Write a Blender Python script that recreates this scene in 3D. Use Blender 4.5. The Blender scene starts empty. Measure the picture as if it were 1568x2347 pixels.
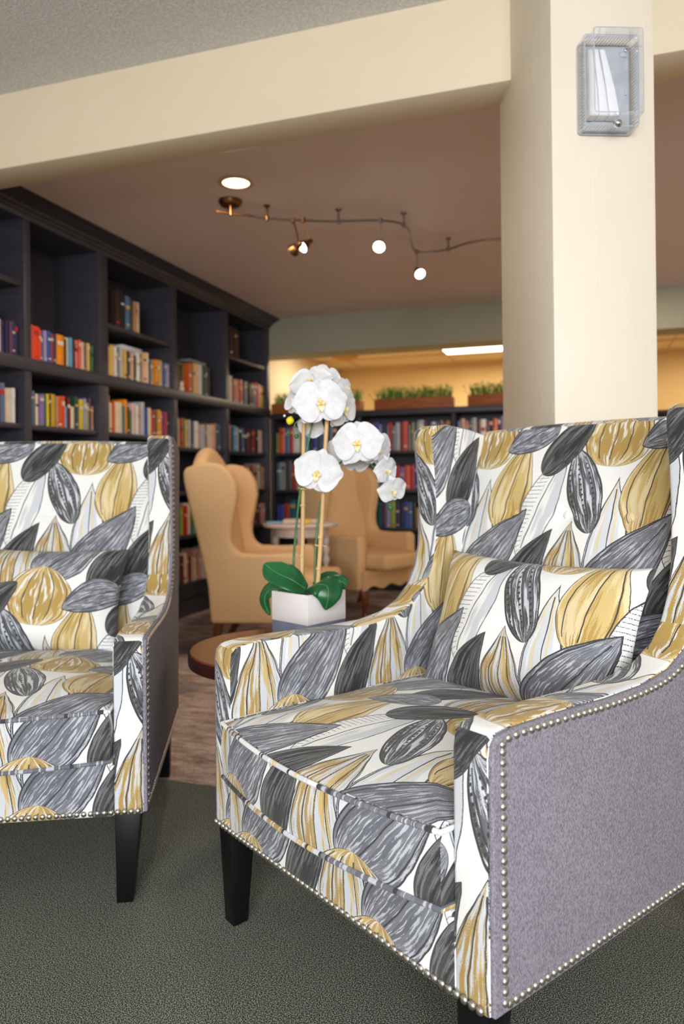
import bpy, bmesh, math, random
from mathutils import Vector, Matrix, noise
random.seed(7)
C = bpy.context.scene
col = C.collection

# ------------------------------------------------------------------ camera
F, PPX, PPY = 1712.0, 784.0, 1096.0          # focal length and principal point in photo pixels (1568 x 2347)
PITCH, ROLL, YAW, EYE = 0.0025, -0.01065, -0.31824, 0.98
_cy, _sy = math.cos(YAW), math.sin(YAW)
FWD = Vector((_sy*math.cos(PITCH), _cy*math.cos(PITCH), math.sin(PITCH)))
_r = Vector((_cy, -_sy, 0)); _u = _r.cross(FWD)
RGT = _r*math.cos(ROLL) + _u*math.sin(ROLL)
UPV = -_r*math.sin(ROLL) + _u*math.cos(ROLL)
EYEP = Vector((0, 0, EYE))
cam = bpy.data.cameras.new('camera'); camo = bpy.data.objects.new('camera', cam); col.objects.link(camo)
cam.sensor_fit = 'HORIZONTAL'; cam.sensor_width = 24.0; cam.lens = F/1568*24
cam.shift_y = -(2347/2-PPY)/1568
cam.clip_start = .02
M = Matrix((RGT, UPV, -FWD)).transposed().to_4x4(); M.translation = EYEP
camo.matrix_world = M
cam.dof.use_dof = True; cam.dof.focus_distance = 1.42; cam.dof.aperture_fstop = 3.2
C.camera = camo
def ray(x, y): return FWD + RGT*((x-PPX)/F) - UPV*((y-PPY)/F)
def at(x, y, d): return EYEP + ray(x, y)*d          # the point seen at that distance
def onz(x, y, z): d = ray(x, y); return EYEP + d*((z-EYE)/d.z)
def onx(x, y, X): d = ray(x, y); return EYEP + d*(X/d.x)
def ony(x, y, Y): d = ray(x, y); return EYEP + d*(Y/d.y)

# ------------------------------------------------------------------ view, world, large lights
C.view_settings.view_transform = 'Standard'; C.view_settings.look = 'None'
C.view_settings.gamma = 1; C.view_settings.use_curve_mapping = False
C.view_settings.exposure = 0.06
C.cycles.transparent_max_bounces = 24; C.cycles.max_bounces = 8; C.cycles.adaptive_threshold = .035; C.cycles.transmission_bounces = 6
w = bpy.data.worlds.new('world'); C.world = w; w.use_nodes = True
_nt = w.node_tree; _tc = _nt.nodes.new('ShaderNodeTexCoord'); _sp = _nt.nodes.new('ShaderNodeSeparateXYZ'); _rp = _nt.nodes.new('ShaderNodeValToRGB')
_nt.links.new(_tc.outputs['Generated'], _sp.inputs[0]); _nt.links.new(_sp.outputs[2], _rp.inputs[0]); _nt.links.new(_rp.outputs[0], _nt.nodes['Background'].inputs[0])
_rp.color_ramp.elements[0].position = .0; _rp.color_ramp.elements[0].color = (.10, .11, .09, 1)       # ground half darkened to dim the beam's underside, pale sky above
_rp.color_ramp.elements[1].position = .06; _rp.color_ramp.elements[1].color = (0.86, 0.93, 1.0, 1)
_nt.nodes['Background'].inputs[1].default_value = 1.3
def area(name, loc, target, sx, sy, power, color, spread=180):
    l = bpy.data.lights.new(name, 'AREA'); l.shape = 'RECTANGLE'; l.size = sx; l.size_y = sy
    l.energy = power; l.color = color; l.spread = math.radians(spread)
    o = bpy.data.objects.new(name, l); col.objects.link(o); o.location = loc
    d = Vector(target)-Vector(loc); o.rotation_euler = d.to_track_quat('-Z', 'Y').to_euler()
    return o
# daylight through the big window behind the photographer
area('window_daylight', (.9, -3.05, 1.65), (-0.2, 2.0, 1.35), 2.6, 1.5, 238, (0.94, 0.97, 1.0))
def lamp(name, loc, power, color, rad=.05):
    l = bpy.data.lights.new(name, 'POINT'); l.energy = power; l.color = color; l.shadow_soft_size = rad
    o = bpy.data.objects.new(name, l); col.objects.link(o); o.location = loc; return o
def spot(name, loc, target, power, color, ang=75, blend=.6, rad=.03):
    l = bpy.data.lights.new(name, 'SPOT'); l.energy = power; l.color = color; l.spot_size = math.radians(ang); l.spot_blend = blend
    l.shadow_soft_size = rad
    o = bpy.data.objects.new(name, l); col.objects.link(o); o.location = loc
    o.rotation_euler = (Vector(target)-Vector(loc)).to_track_quat('-Z', 'Y').to_euler(); return o
WARM = (1.0, 0.84, 0.66)
# library cans and far-room panels: first of each in view, rest added unseen fill
CAN_AND_FILL = [(-1.65, 3.37), (2.3, 3.6), (0.3, 5.6), (2.4, 5.2)]
for x, y in CAN_AND_FILL: area('can_and_fill_light', (x, y, 2.455), (x, y, 0), .13, .13, 11, WARM)
for x, y in [(-0.95, 8.35), (-2.2, 7.6), (1.8, 8.35)]: area('panel_and_fill_light', (x, y, 2.40), (x, y, 0), 1.15, .55, 24, (1.0, .84, .60))

# ------------------------------------------------------------------ materials
def srgb(r, g, b):
    f = lambda c: (c/255/12.92) if c/255 <= .04045 else ((c/255+.055)/1.055)**2.4
    return (f(r), f(g), f(b), 1)
MATS = {}
def newmat(name):
    m = bpy.data.materials.new(name); m.use_nodes = True; nt = m.node_tree
    return m, nt, nt.nodes['Principled BSDF']
def N(nt, t, **kw):
    n = nt.nodes.new(t)
    for k, v in kw.items(): setattr(n, k, v)
    return n
def noise_tex(nt, vec, scale, detail=3, rough=.5, dim='3D'):
    n = N(nt, 'ShaderNodeTexNoise'); n.noise_dimensions = dim
    n.inputs['Scale'].default_value = scale; n.inputs['Detail'].default_value = detail; n.inputs['Roughness'].default_value = rough
    if vec is not None: nt.links.new(vec, n.inputs['Vector'])
    return n
def ramp(nt, fac, stops):
    r = N(nt, 'ShaderNodeValToRGB'); e = r.color_ramp.elements
    while len(e) < len(stops): e.new(.5)
    for i, (p, c) in enumerate(stops): e[i].position = p; e[i].color = c
    nt.links.new(fac, r.inputs[0]); return r
def bump(nt, h, strength, dist, b):
    n = N(nt, 'ShaderNodeBump'); n.inputs['Strength'].default_value = strength; n.inputs['Distance'].default_value = dist
    nt.links.new(h, n.inputs['Height']); nt.links.new(n.outputs[0], b.inputs['Normal']); return n
def mat(name, c, rough=.5, metal=0, var=.06, scale=30, bmp=0, bscale=60, spec=.5, coat=0, stretch=None, tint=None):
    """a plain material with a soft procedural variation of its own colour"""
    if name in MATS: return MATS[name]
    m, nt, b = newmat(name)
    tc = N(nt, 'ShaderNodeTexCoord'); vec = tc.outputs['Object']
    if stretch:
        mp = N(nt, 'ShaderNodeMapping'); mp.inputs['Scale'].default_value = stretch
        nt.links.new(vec, mp.inputs[0]); vec = mp.outputs[0]
    n = noise_tex(nt, vec, scale, 4)
    c2 = tint or (c[0]*(1-var*2), c[1]*(1-var*2), c[2]*(1-var*2), 1)
    c1 = (min(1, c[0]*(1+var)), min(1, c[1]*(1+var)), min(1, c[2]*(1+var)), 1)
    r = ramp(nt, n.outputs['Fac'], [(.35, c2), (.65, c1)])
    nt.links.new(r.outputs[0], b.inputs['Base Color'])
    b.inputs['Roughness'].default_value = rough; b.inputs['Metallic'].default_value = metal
    b.inputs['Specular IOR Level'].default_value = spec; b.inputs['Coat Weight'].default_value = coat
    if bmp:
        n2 = noise_tex(nt, vec, bscale, 4); bump(nt, n2.outputs['Fac'], bmp, .004, b)
    MATS[name] = m; return m
def emit(name, c, s):
    m, nt, b = newmat(name); b.inputs['Base Color'].default_value = c
    b.inputs['Emission Color'].default_value = c; b.inputs['Emission Strength'].default_value = s; return m

# leaf and seed-pod upholstery: every motif is drawn in the fabric's own metres by nodes
TW, TH = 0.397, 0.475                         # repeat of the weave
def math_n(nt, op, a, b=None, c=None, clamp=False):
    n = N(nt, 'ShaderNodeMath', operation=op); n.use_clamp = clamp
    for i, v in enumerate((a, b, c)):
        if v is None: continue
        if isinstance(v, (int, float)): n.inputs[i].default_value = v
        else: nt.links.new(v, n.inputs[i])
    return n.outputs[0]
def make_motif_group():
    g = bpy.data.node_groups.new('pod_motif', 'ShaderNodeTree')
    I = g.interface
    def sock(n, t, io='INPUT', d=None):
        s = I.new_socket(n, in_out=io, socket_type=t)
        if d is not None: s.default_value = d
    for n in ('U', 'V', 'CU', 'CV', 'Cos', 'Sin', 'L', 'W', 'P', 'K', 'Bend', 'FQ', 'TB', 'TC', 'LW', 'VN', 'VA', 'Seed', 'Wob', 'Grain', 'Hatch'):
        sock(n, 'NodeSocketFloat')
    for n in ('BG', 'A', 'B', 'C2', 'Line'): sock(n, 'NodeSocketColor')
    sock('Color', 'NodeSocketColor', 'OUTPUT')
    i = g.nodes.new('NodeGroupInput').outputs; o = g.nodes.new('NodeGroupOutput').inputs
    m = lambda op, a, b=None, c=None, cl=False: math_n(g, op, a, b, c, cl)
    def wrap(p, c, T):
        d = m('SUBTRACT', p, c); k = m('ROUND', m('DIVIDE', d, T)); return m('SUBTRACT', d, m('MULTIPLY', k, T))
    x = wrap(i['U'], i['CU'], TW); y = wrap(i['V'], i['CV'], TH)
    s = m('DIVIDE', m('ADD', m('MULTIPLY', x, i['Cos']), m('MULTIPLY', y, i['Sin'])), i['L'])
    t = m('DIVIDE', m('SUBTRACT', m('MULTIPLY', y, i['Cos']), m('MULTIPLY', x, i['Sin'])), i['W'])
    t = m('ADD', t, m('MULTIPLY', i['Bend'], m('SUBTRACT', m('MULTIPLY', s, s), .35)))
    t = m('ADD', t, m('MULTIPLY', i['Wob'], .05))
    one = m('MAXIMUM', m('SUBTRACT', 1.0, m('MULTIPLY', s, s)), 0.0)
    prof = m('MULTIPLY', m('POWER', m('MAXIMUM', m('ADD', 1.0, s), 0.0), i['P']), m('POWER', m('MAXIMUM', m('SUBTRACT', 1.0, s), 0.0), i['K']))
    prof = m('MAXIMUM', prof, .0005)
    q = m('DIVIDE', t, prof); aq = m('ABSOLUTE', q)
    # distance to the outline, in metres
    d = m('MULTIPLY', m('MULTIPLY', m('SUBTRACT', 1.0, aq), prof), i['W'])
    d = m('ADD', d, m('MULTIPLY', i['Wob'], .0012))
    inside = m('MULTIPLY', m('GREATER_THAN', d, 0.0), m('GREATER_THAN', one, .0001))
    def stroke(fq, fs, off, th, soft):
        cv = g.nodes.new('ShaderNodeCombineXYZ')
        g.links.new(m('MULTIPLY', q, fq), cv.inputs[0]); g.links.new(m('MULTIPLY', s, fs), cv.inputs[1])
        g.links.new(m('ADD', i['Seed'], off), cv.inputs[2])
        n = noise_tex(g, cv.outputs[0], 1.0, 2, .6)
        v = m('ADD', n.outputs['Fac'], m('MULTIPLY', i['Grain'], .16))
        return m('DIVIDE', m('SUBTRACT', v, th), soft, cl=True)
    fB = stroke(i['FQ'], .7, 0.0, i['TB'], .035)
    fC = stroke(m('MULTIPLY', i['FQ'], 2.2), m('MULTIPLY', i['FQ'], .35), 7.3, i['TC'], .03)
    def mixc(f, a, b):
        n = g.nodes.new('ShaderNodeMix'); n.data_type = 'RGBA'
        for sk, v in ((n.inputs[0], f), (n.inputs[6], a), (n.inputs[7], b)): g.links.new(v, sk)
        return n.outputs[2]
    c = mixc(fB, i['A'], i['B']); c = mixc(fC, c, i['C2'])
    # drawn veins running tip to tip, broken like crayon
    vv = m('ABSOLUTE', m('SUBTRACT', m('FRACT', m('ADD', m('MULTIPLY', q, i['VN']), .5)), .5))
    vw = m('DIVIDE', m('MULTIPLY', .0014, i['VN']), m('MULTIPLY', prof, i['W']))
    vein = m('MULTIPLY', m('LESS_THAN', vv, vw), m('GREATER_THAN', m('ADD', m('MULTIPLY', i['Grain'], 1.2), m('MULTIPLY', fB, .25)), m('SUBTRACT', .55, i['VA'])))
    vein = m('MULTIPLY', vein, m('LESS_THAN', m('ABSOLUTE', s), .8)); vein = m('MULTIPLY', vein, m('GREATER_THAN', i['VA'], .01))
    # hatching from one edge
    hs = m('ABSOLUTE', m('SUBTRACT', m('FRACT', m('ADD', m('MULTIPLY', s, 13.0), m('MULTIPLY', q, 1.6))), .5))
    h1 = m('COMPARE', i['Hatch'], 1.0, .1); h2 = m('GREATER_THAN', i['Hatch'], 1.5)
    hat = m('MULTIPLY', m('MULTIPLY', m('LESS_THAN', hs, .09), h1), m('GREATER_THAN', m('MULTIPLY', q, 1.0), .25))
    # rows of seeds
    sd = m('MULTIPLY', m('LESS_THAN', m('ABSOLUTE', m('SUBTRACT', m('FRACT', m('ADD', m('MULTIPLY', s, 8.0), m('MULTIPLY', q, .9))), .5)), .19),
           m('LESS_THAN', m('ABSOLUTE', m('SUBTRACT', m('FRACT', m('ADD', m('MULTIPLY', q, 1.6), .25)), .5)), .10))
    sd = m('MULTIPLY', m('MULTIPLY', sd, h2), m('LESS_THAN', m('ABSOLUTE', s), .72))
    ln = m('LESS_THAN', d, m('MULTIPLY', i['LW'], m('ADD', .45, m('MULTIPLY', i['Grain'], 1.1))))
    lin = m('MAXIMUM', m('MAXIMUM', vein, m('MULTIPLY', hat, m('GREATER_THAN', i['Grain'], .45))), ln)
    c = mixc(lin, c, i['Line']); c = mixc(sd, c, i['Line'])
    c = mixc(inside, i['BG'], c)
    g.links.new(c, o['Color'])
    return g
GOLD, GOLDD, GOLDL = srgb(208, 176, 106), srgb(158, 122, 48), srgb(234, 213, 168)
CHAR, CHARD, GREY, PALE, WHITE, LINE = srgb(84, 84, 80), srgb(52, 52, 52), srgb(126, 127, 136), srgb(214, 217, 223), srgb(247, 246, 243), srgb(66, 66, 70)
BLUE = srgb(176, 184, 198)
SLATE, SLATED, CHARL = srgb(128, 129, 137), srgb(110, 111, 120), srgb(120, 122, 126)
GOLDM, GOLDT = srgb(184, 152, 86), srgb(214, 186, 124)
#  cu cv ang | half length, half width | base and tip roundness | bend | strokes FQ TB TC | outline | veins VN VA | colours A B C | hatch
MOTIFS = [
 (-.082, -.325,  90, .134, .078, .50, 1.20, .06, 3.2, .51, .55, .0016, 2.2, .12, GOLDT, GOLDM, PALE,  0),   # gold teardrop, white streaks
 ( .029, -.240,  91, .158, .058, .65, 1.25, .10, 2.0, .60, .66, .0024, 1.1, .60, srgb(222,225,230), WHITE, GOLDL, 0),   # pale pod with a gold sliver
 ( .115, -.103,  80, .124, .068, .50, .90, .10, 2.2, .54, .63, .0018, 1.4, .30, GOLDL, GOLDT, GOLDM, 0),   # tall light gold pod
 (-.180, -.155,  72, .150, .053, .75, .95, .22, 1.6, .58, .75, .0024, 1.0, .60, WHITE, PALE,  BLUE,  1),   # white leaf
 (-.192, -.322,  62, .124, .050, .50, .95, .18, 4.0, .54, .61, .0022, 2.0, .05, CHAR,  CHARD, CHARL, 0),   # charcoal pod
 ( .085, -.285,  50, .150, .072, .50, 1.0,-.15, 8.0, .55, .625, .0034, 1.2, .22, SLATE, SLATED, srgb(196,198,206), 0),   # big grey pod
 ( .000,  .030,  84, .088, .099, .45, .58, .00, 3.4, .50, .625, .0020, 2.4, .20, GOLDT, GOLDM, srgb(236,232,224), 0),   # gold fan
 (-.060, -.118, 110, .110, .048, .55, .62, -.05, 4.2, .53, .61, .0036, 1.6, .80, CHAR,  srgb(104,106,112), PALE,  2),   # seed pod
 (-.132,  .000,  48, .096, .045, .50, .70, .15, 3.0, .54, .60, .0024, 2.0, .05, CHAR,  CHARD, CHARL, 0),   # dark pod leaning
 ( .148,  .030, 205, .086, .048, .50, .75,-.10, 7.0, .55, .62, .0036, 1.4, .25, SLATE, SLATED, srgb(196,198,206),  0),   # small grey pod
]
def fabric_mat():
    m, nt, b = newmat('pod print upholstery')
    uv = N(nt, 'ShaderNodeUVMap'); uv.uv_map = 'UVMap'
    sep = N(nt, 'ShaderNodeSeparateXYZ'); nt.links.new(uv.outputs[0], sep.inputs[0])
    wob = noise_tex(nt, uv.outputs[0], 16, 2, .5, '2D'); wobv = math_n(nt, 'SUBTRACT', wob.outputs['Fac'], .5)
    wobv = math_n(nt, 'MULTIPLY', wobv, 2.4)
    gr = noise_tex(nt, uv.outputs[0], 620, 1, .5, '2D'); gv = gr.outputs['Fac']
    g = make_motif_group()
    rgb = N(nt, 'ShaderNodeRGB'); rgb.outputs[0].default_value = WHITE; cur = rgb.outputs[0]
    for k, (cu, cv, ang, L, W, P, K, bend, FQ, TB, TC, LW, VN, VA, A, B, C2, H) in enumerate(MOTIFS):
        n = N(nt, 'ShaderNodeGroup'); n.node_tree = g; I = n.inputs
        nt.links.new(sep.outputs[0], I['U']); nt.links.new(sep.outputs[1], I['V'])
        a = math.radians(ang)
        sm = (P-K)/(P+K); W = W/((1+sm)**P*(1-sm)**K)      # widest point carries the stated half width
        for key, v in dict(CU=cu, CV=cv, Cos=math.cos(a), Sin=math.sin(a), L=L, W=W, P=P, K=K, Bend=bend, FQ=FQ, TB=TB, TC=TC, LW=LW,
                           VN=VN, VA=VA, Seed=3.7*k+.4, Hatch=float(H)).items(): I[key].default_value = v
        nt.links.new(wobv, I['Wob']); nt.links.new(gv, I['Grain']); nt.links.new(cur, I['BG'])
        I['A'].default_value = A; I['B'].default_value = B; I['C2'].default_value = C2; I['Line'].default_value = LINE
        cur = n.outputs[0]
    # twill: fine diagonal ribs as relief and a faint tone in the threads
    wv = N(nt, 'ShaderNodeTexWave'); wv.bands_direction = 'DIAGONAL'; wv.inputs['Scale'].default_value = 130; wv.inputs['Distortion'].default_value = 1.0
    wv.inputs['Detail'].default_value = 1
    nt.links.new(uv.outputs[0], wv.inputs[0])
    r = ramp(nt, wv.outputs['Fac'], [(0, (.90, .90, .90, 1)), (1, (1, 1, 1, 1))])
    mx = N(nt, 'ShaderNodeMix'); mx.data_type = 'RGBA'; mx.blend_type = 'MULTIPLY'; mx.inputs[0].default_value = .8
    nt.links.new(cur, mx.inputs[6]); nt.links.new(r.outputs[0], mx.inputs[7])
    nt.links.new(mx.outputs[2], b.inputs['Base Color'])
    b.inputs['Roughness'].default_value = .78; b.inputs['Specular IOR Level'].default_value = .25
    b.inputs['Sheen Weight'].default_value = .15
    bump(nt, wv.outputs['Fac'], .25, .0005, b)
    return m
FABRIC = fabric_mat()
def heather(name, c, c2, scale=700):
    m, nt, b = newmat(name)
    tc = N(nt, 'ShaderNodeTexCoord'); mp = N(nt, 'ShaderNodeMapping'); mp.inputs['Scale'].default_value = (1, 1, .35)
    nt.links.new(tc.outputs['Object'], mp.inputs[0])
    n = noise_tex(nt, mp.outputs[0], scale, 2, .7); n2 = noise_tex(nt, tc.outputs['Object'], 9, 2)
    a = math_n(nt, 'ADD', math_n(nt, 'MULTIPLY', n.outputs['Fac'], .94), math_n(nt, 'MULTIPLY', n2.outputs['Fac'], .06))
    r = ramp(nt, a, [(.38, c2), (.62, c)]); nt.links.new(r.outputs[0], b.inputs['Base Color'])
    b.inputs['Roughness'].default_value = .9; b.inputs['Specular IOR Level'].default_value = .15
    bump(nt, n.outputs['Fac'], .2, .0006, b)
    return m
GREYF = heather('grey heather linen', srgb(158, 153, 163), srgb(108, 103, 113), 620)
PEACH = heather('peach upholstery', srgb(228, 188, 140), srgb(216, 175, 128), 300)
BLACKW = mat('black lacquered wood', srgb(12, 12, 15), .4, var=.1, spec=.35)
NAIL = mat('brushed nickel nail', srgb(210, 206, 200), .34, 1.0, var=.03)
CREAM = None
def plaster(name, c, bs=.35, sc=5):
    m, nt, b = newmat(name)
    tc = N(nt, 'ShaderNodeTexCoord')
    n = noise_tex(nt, tc.outputs['Object'], 3, 3); r = ramp(nt, n.outputs['Fac'], [(.3, (c[0]*.96, c[1]*.96, c[2]*.95, 1)), (.7, c)])
    nt.links.new(r.outputs[0], b.inputs['Base Color']); b.inputs['Roughness'].default_value = .6
    mp = N(nt, 'ShaderNodeMapping'); mp.inputs['Scale'].default_value = (1.6, 1.6, .6); nt.links.new(tc.outputs['Object'], mp.inputs[0])
    n2 = noise_tex(nt, mp.outputs[0], sc, 5, .62); n2.inputs['Distortion'].default_value = .8
    rr = ramp(nt, n2.outputs['Fac'], [(.52, (0, 0, 0, 1)), (.60, (1, 1, 1, 1)), (.64, (.2, .2, .2, 1))])
    bump(nt, rr.outputs[0], bs, .004, b); return m
WALLC = plaster('cream painted plaster', srgb(232, 217, 190), .10, 7)
def ceiling_mat():
    m, nt, b = newmat('popcorn ceiling'); tc = N(nt, 'ShaderNodeTexCoord')
    n = noise_tex(nt, tc.outputs['Object'], 95, 4, .7); v = N(nt, 'ShaderNodeTexVoronoi'); v.inputs['Scale'].default_value = 110
    nt.links.new(tc.outputs['Object'], v.inputs['Vector'])
    h = math_n(nt, 'SUBTRACT', n.outputs['Fac'], math_n(nt, 'MULTIPLY', v.outputs['Distance'], .6))
    r = ramp(nt, h, [(.1, srgb(216, 216, 219)), (.45, srgb(244, 243, 243))]); nt.links.new(r.outputs[0], b.inputs['Base Color'])
    b.inputs['Roughness'].default_value = .95; bump(nt, h, .8, .008, b); return m
POPCORN = ceiling_mat()
def carpet_mat():
    m, nt, b = newmat('dark green loop carpet'); tc = N(nt, 'ShaderNodeTexCoord')
    n = noise_tex(nt, tc.outputs['Object'], 430, 1, .6); n2 = noise_tex(nt, tc.outputs['Object'], 2.2, 3)
    r = ramp(nt, n.outputs['Fac'], [(.36, srgb(40, 43, 40)), (.50, srgb(84, 88, 80)), (.62, srgb(176, 176, 162))])
    r2 = ramp(nt, n2.outputs['Fac'], [(.3, (.84, .84, .84, 1)), (.7, (1, 1, 1, 1))])
    mx = N(nt, 'ShaderNodeMix'); mx.data_type = 'RGBA'; mx.blend_type = 'MULTIPLY'; mx.inputs[0].default_value = 1
    nt.links.new(r.outputs[0], mx.inputs[6]); nt.links.new(r2.outputs[0], mx.inputs[7]); nt.links.new(mx.outputs[2], b.inputs['Base Color'])
    b.inputs['Roughness'].default_value = 1; b.inputs['Specular IOR Level'].default_value = .1
    bump(nt, n.outputs['Fac'], .35, .003, b); return m
CARPET = carpet_mat()
def carpet2_mat():
    m, nt, b = newmat('mottled taupe carpet'); tc = N(nt, 'ShaderNodeTexCoord')
    mp = N(nt, 'ShaderNodeMapping'); mp.inputs['Scale'].default_value = (.5, 1.3, 1); nt.links.new(tc.outputs['Object'], mp.inputs[0])
    n = noise_tex(nt, mp.outputs[0], 13, 7, .78); n2 = noise_tex(nt, tc.outputs['Object'], 1.7, 2, .4); n3 = noise_tex(nt, tc.outputs['Object'], 150, 2, .7)
    r = ramp(nt, n.outputs['Fac'], [(.34, srgb(136, 112, 102)), (.5, srgb(196, 172, 158)), (.64, srgb(232, 214, 202))])
    r2 = ramp(nt, n2.outputs['Fac'], [(.52, (1, 1, 1, 1)), (.58, srgb(196, 202, 214))])
    r3 = ramp(nt, n3.outputs['Fac'], [(.35, (.72, .72, .72, 1)), (.6, (1, 1, 1, 1))])
    mx = N(nt, 'ShaderNodeMix'); mx.data_type = 'RGBA'; mx.blend_type = 'MULTIPLY'; mx.inputs[0].default_value = 1
    nt.links.new(r.outputs[0], mx.inputs[6]); nt.links.new(r2.outputs[0], mx.inputs[7])
    my = N(nt, 'ShaderNodeMix'); my.data_type = 'RGBA'; my.blend_type = 'MULTIPLY'; my.inputs[0].default_value = 1
    nt.links.new(mx.outputs[2], my.inputs[6]); nt.links.new(r3.outputs[0], my.inputs[7])
    nt.links.new(my.outputs[2], b.inputs['Base Color']); b.inputs['Roughness'].default_value = 1
    b.inputs['Specular IOR Level'].default_value = .1
    bump(nt, n3.outputs['Fac'], .6, .005, b); return m
CARPET2 = carpet2_mat()
NAVY = mat('charcoal navy painted wood', srgb(58, 56, 64), .42, var=.08, scale=8, stretch=(1, 1, 6))

# ------------------------------------------------------------------ mesh helpers
class MB:
    def __init__(s): s.v = []; s.f = []; s.m = []
    def add(s, vs, fs, mi=0):
        o = len(s.v); s.v += [tuple(v) for v in vs]; s.f += [tuple(i+o for i in f) for f in fs]; s.m += [mi]*len(fs); return s
    def box(s, x0, y0, z0, x1, y1, z1, mi=0):
        v = [(x, y, z) for z in (z0, z1) for y in (y0, y1) for x in (x0, x1)]
        return s.add(v, [(0, 2, 3, 1), (4, 5, 7, 6), (0, 1, 5, 4), (2, 6, 7, 3), (0, 4, 6, 2), (1, 3, 7, 5)], mi)
    def obox(s, c, ax, ay, az, mi=0):
        c, ax, ay, az = map(Vector, (c, ax, ay, az))
        v = [c+ax*i+ay*j+az*k for k in (-1, 1) for j in (-1, 1) for i in (-1, 1)]
        return s.add(v, [(0, 2, 3, 1), (4, 5, 7, 6), (0, 1, 5, 4), (2, 6, 7, 3), (0, 4, 6, 2), (1, 3, 7, 5)], mi)
    def tube(s, pts, r, n=10, mi=0, cap=True):
        pts = [Vector(p) for p in pts]; rs = r if isinstance(r, (list, tuple)) else [r]*len(pts)
        up = None; rings = []
        for i, p in enumerate(pts):
            t = (pts[min(i+1, len(pts)-1)]-pts[max(i-1, 0)]).normalized()
            if up is None: up = t.orthogonal().normalized()
            up = (up-t*up.dot(t)).normalized(); b = t.cross(up)
            rings.append([p+(up*math.cos(a)+b*math.sin(a))*rs[i] for a in (2*math.pi*k/n for k in range(n))])
        vs = [v for rg in rings for v in rg]; fs = []
        for i in range(len(pts)-1):
            for k in range(n): fs.append((i*n+k, i*n+(k+1) % n, (i+1)*n+(k+1) % n, (i+1)*n+k))
        if cap: fs.append(tuple(reversed(range(n)))); fs.append(tuple((len(pts)-1)*n+k for k in range(n)))
        return s.add(vs, fs, mi)
    def lathe(s, prof, c=(0, 0, 0), n=24, mi=0, axis=None, cap=True):
        c = Vector(c); az = Vector(axis).normalized() if axis is not None else Vector((0, 0, 1))
        ax = az.orthogonal().normalized(); ay = az.cross(ax); vs = []; fs = []
        for (r, z) in prof:
            for k in range(n):
                a = 2*math.pi*k/n; vs.append(c+ax*(r*math.cos(a))+ay*(r*math.sin(a))+az*z)
        for i in range(len(prof)-1):
            for k in range(n): fs.append((i*n+k, i*n+(k+1) % n, (i+1)*n+(k+1) % n, (i+1)*n+k))
        if cap: fs.append(tuple(reversed(range(n)))); fs.append(tuple((len(prof)-1)*n+k for k in range(n)))
        return s.add(vs, fs, mi)
    def grid(s, fn, nu, nv, mi=0, closeu=False, closev=False):
        vs = [fn(i/nu if closeu else i/(nu), j/nv) for j in range(nv+(0 if closev else 1)) for i in range(nu+(0 if closeu else 1))]
        W = nu if closeu else nu+1; H = nv if closev else nv+1; fs = []
        for j in range(nv):
            for i in range(nu):
                fs.append((j*W+i, j*W+(i+1) % W, ((j+1) % H)*W+(i+1) % W, ((j+1) % H)*W+i))
        return s.add(vs, fs, mi)
    def caps(s, nu, nv):
        """close the two open sides of the grid just added"""
        o = len(s.v)-(nu+1)*(nv+1)
        s.f += [tuple(o+j*(nu+1) for j in range(nv+1)), tuple(o+j*(nu+1)+nu for j in reversed(range(nv+1)))]; s.m += [0, 0]; return s
    def bm(s):
        b = bmesh.new(); vs = [b.verts.new(v) for v in s.v]
        for f, mi in zip(s.f, s.m):
            try: fc = b.faces.new([vs[i] for i in f]); fc.material_index = mi
            except ValueError: pass
        return b
def extrude_x(prof, x0, x1):
    """a (y,z) outline given thickness along x"""
    n = len(prof); mb = MB()
    mb.add([(x0, y, z) for y, z in prof]+[(x1, y, z) for y, z in prof],
           [tuple(range(n)), tuple(reversed(range(n, 2*n)))]+[(i+n, (i+1) % n+n, (i+1) % n, i) for i in range(n)])
    return mb
def obj(name, mb, m, parent=None, smooth=True, bevel=0, seg=2, uv=None, label=None, angle=40, weld=0):
    b = mb.bm() if isinstance(mb, MB) else mb
    if weld: bmesh.ops.remove_doubles(b, verts=b.verts, dist=weld)
    bmesh.ops.recalc_face_normals(b, faces=b.faces)
    if bevel:
        es = [e for e in b.edges if len(e.link_faces) == 2 and e.calc_face_angle(0) > math.radians(32)]
        bmesh.ops.bevel(b, geom=es, offset=bevel, segments=seg, profile=.5, affect='EDGES', clamp_overlap=True)
    if uv is not None:
        b.normal_update(); lay = b.loops.layers.uv.new('UVMap')
        fx, fy, fz = uv
        for f in b.faces:
            n = f.normal; a = (abs(n.x), abs(n.y), abs(n.z)); k = a.index(max(a))
            for lp in f.loops:
                c = lp.vert.co
                lp[lay].uv = (fx(c) if k == 0 else fy(c) if k == 1 else fz(c))
    me = bpy.data.meshes.new(name); b.to_mesh(me); b.free()
    for mm in (m if isinstance(m, (list, tuple)) else [m]): me.materials.append(mm)
    if smooth:
        for p in me.polygons: p.use_smooth = True
        me.set_sharp_from_angle(angle=math.radians(angle))
    o = bpy.data.objects.new(name, me); col.objects.link(o)
    if parent: o.parent = parent
    if label: o['label'] = label
    return o
def tag(o, label, cat, group=None, kind=None):
    o['label'] = label; o['category'] = cat
    if group: o['group'] = group
    if kind: o['kind'] = kind
    return o
def thing(name, label, cat, loc=(0, 0, 0), rz=0, group=None):
    o = bpy.data.objects.new(name, None); col.objects.link(o); o.location = loc; o.rotation_euler = (0, 0, rz)
    o.empty_display_size = .1
    return tag(o, label, cat, group)
def struct(name, mb, m, label, **kw):
    o = obj(name, mb, m, **kw); o['kind'] = 'structure'; o['label'] = label; return o
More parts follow.
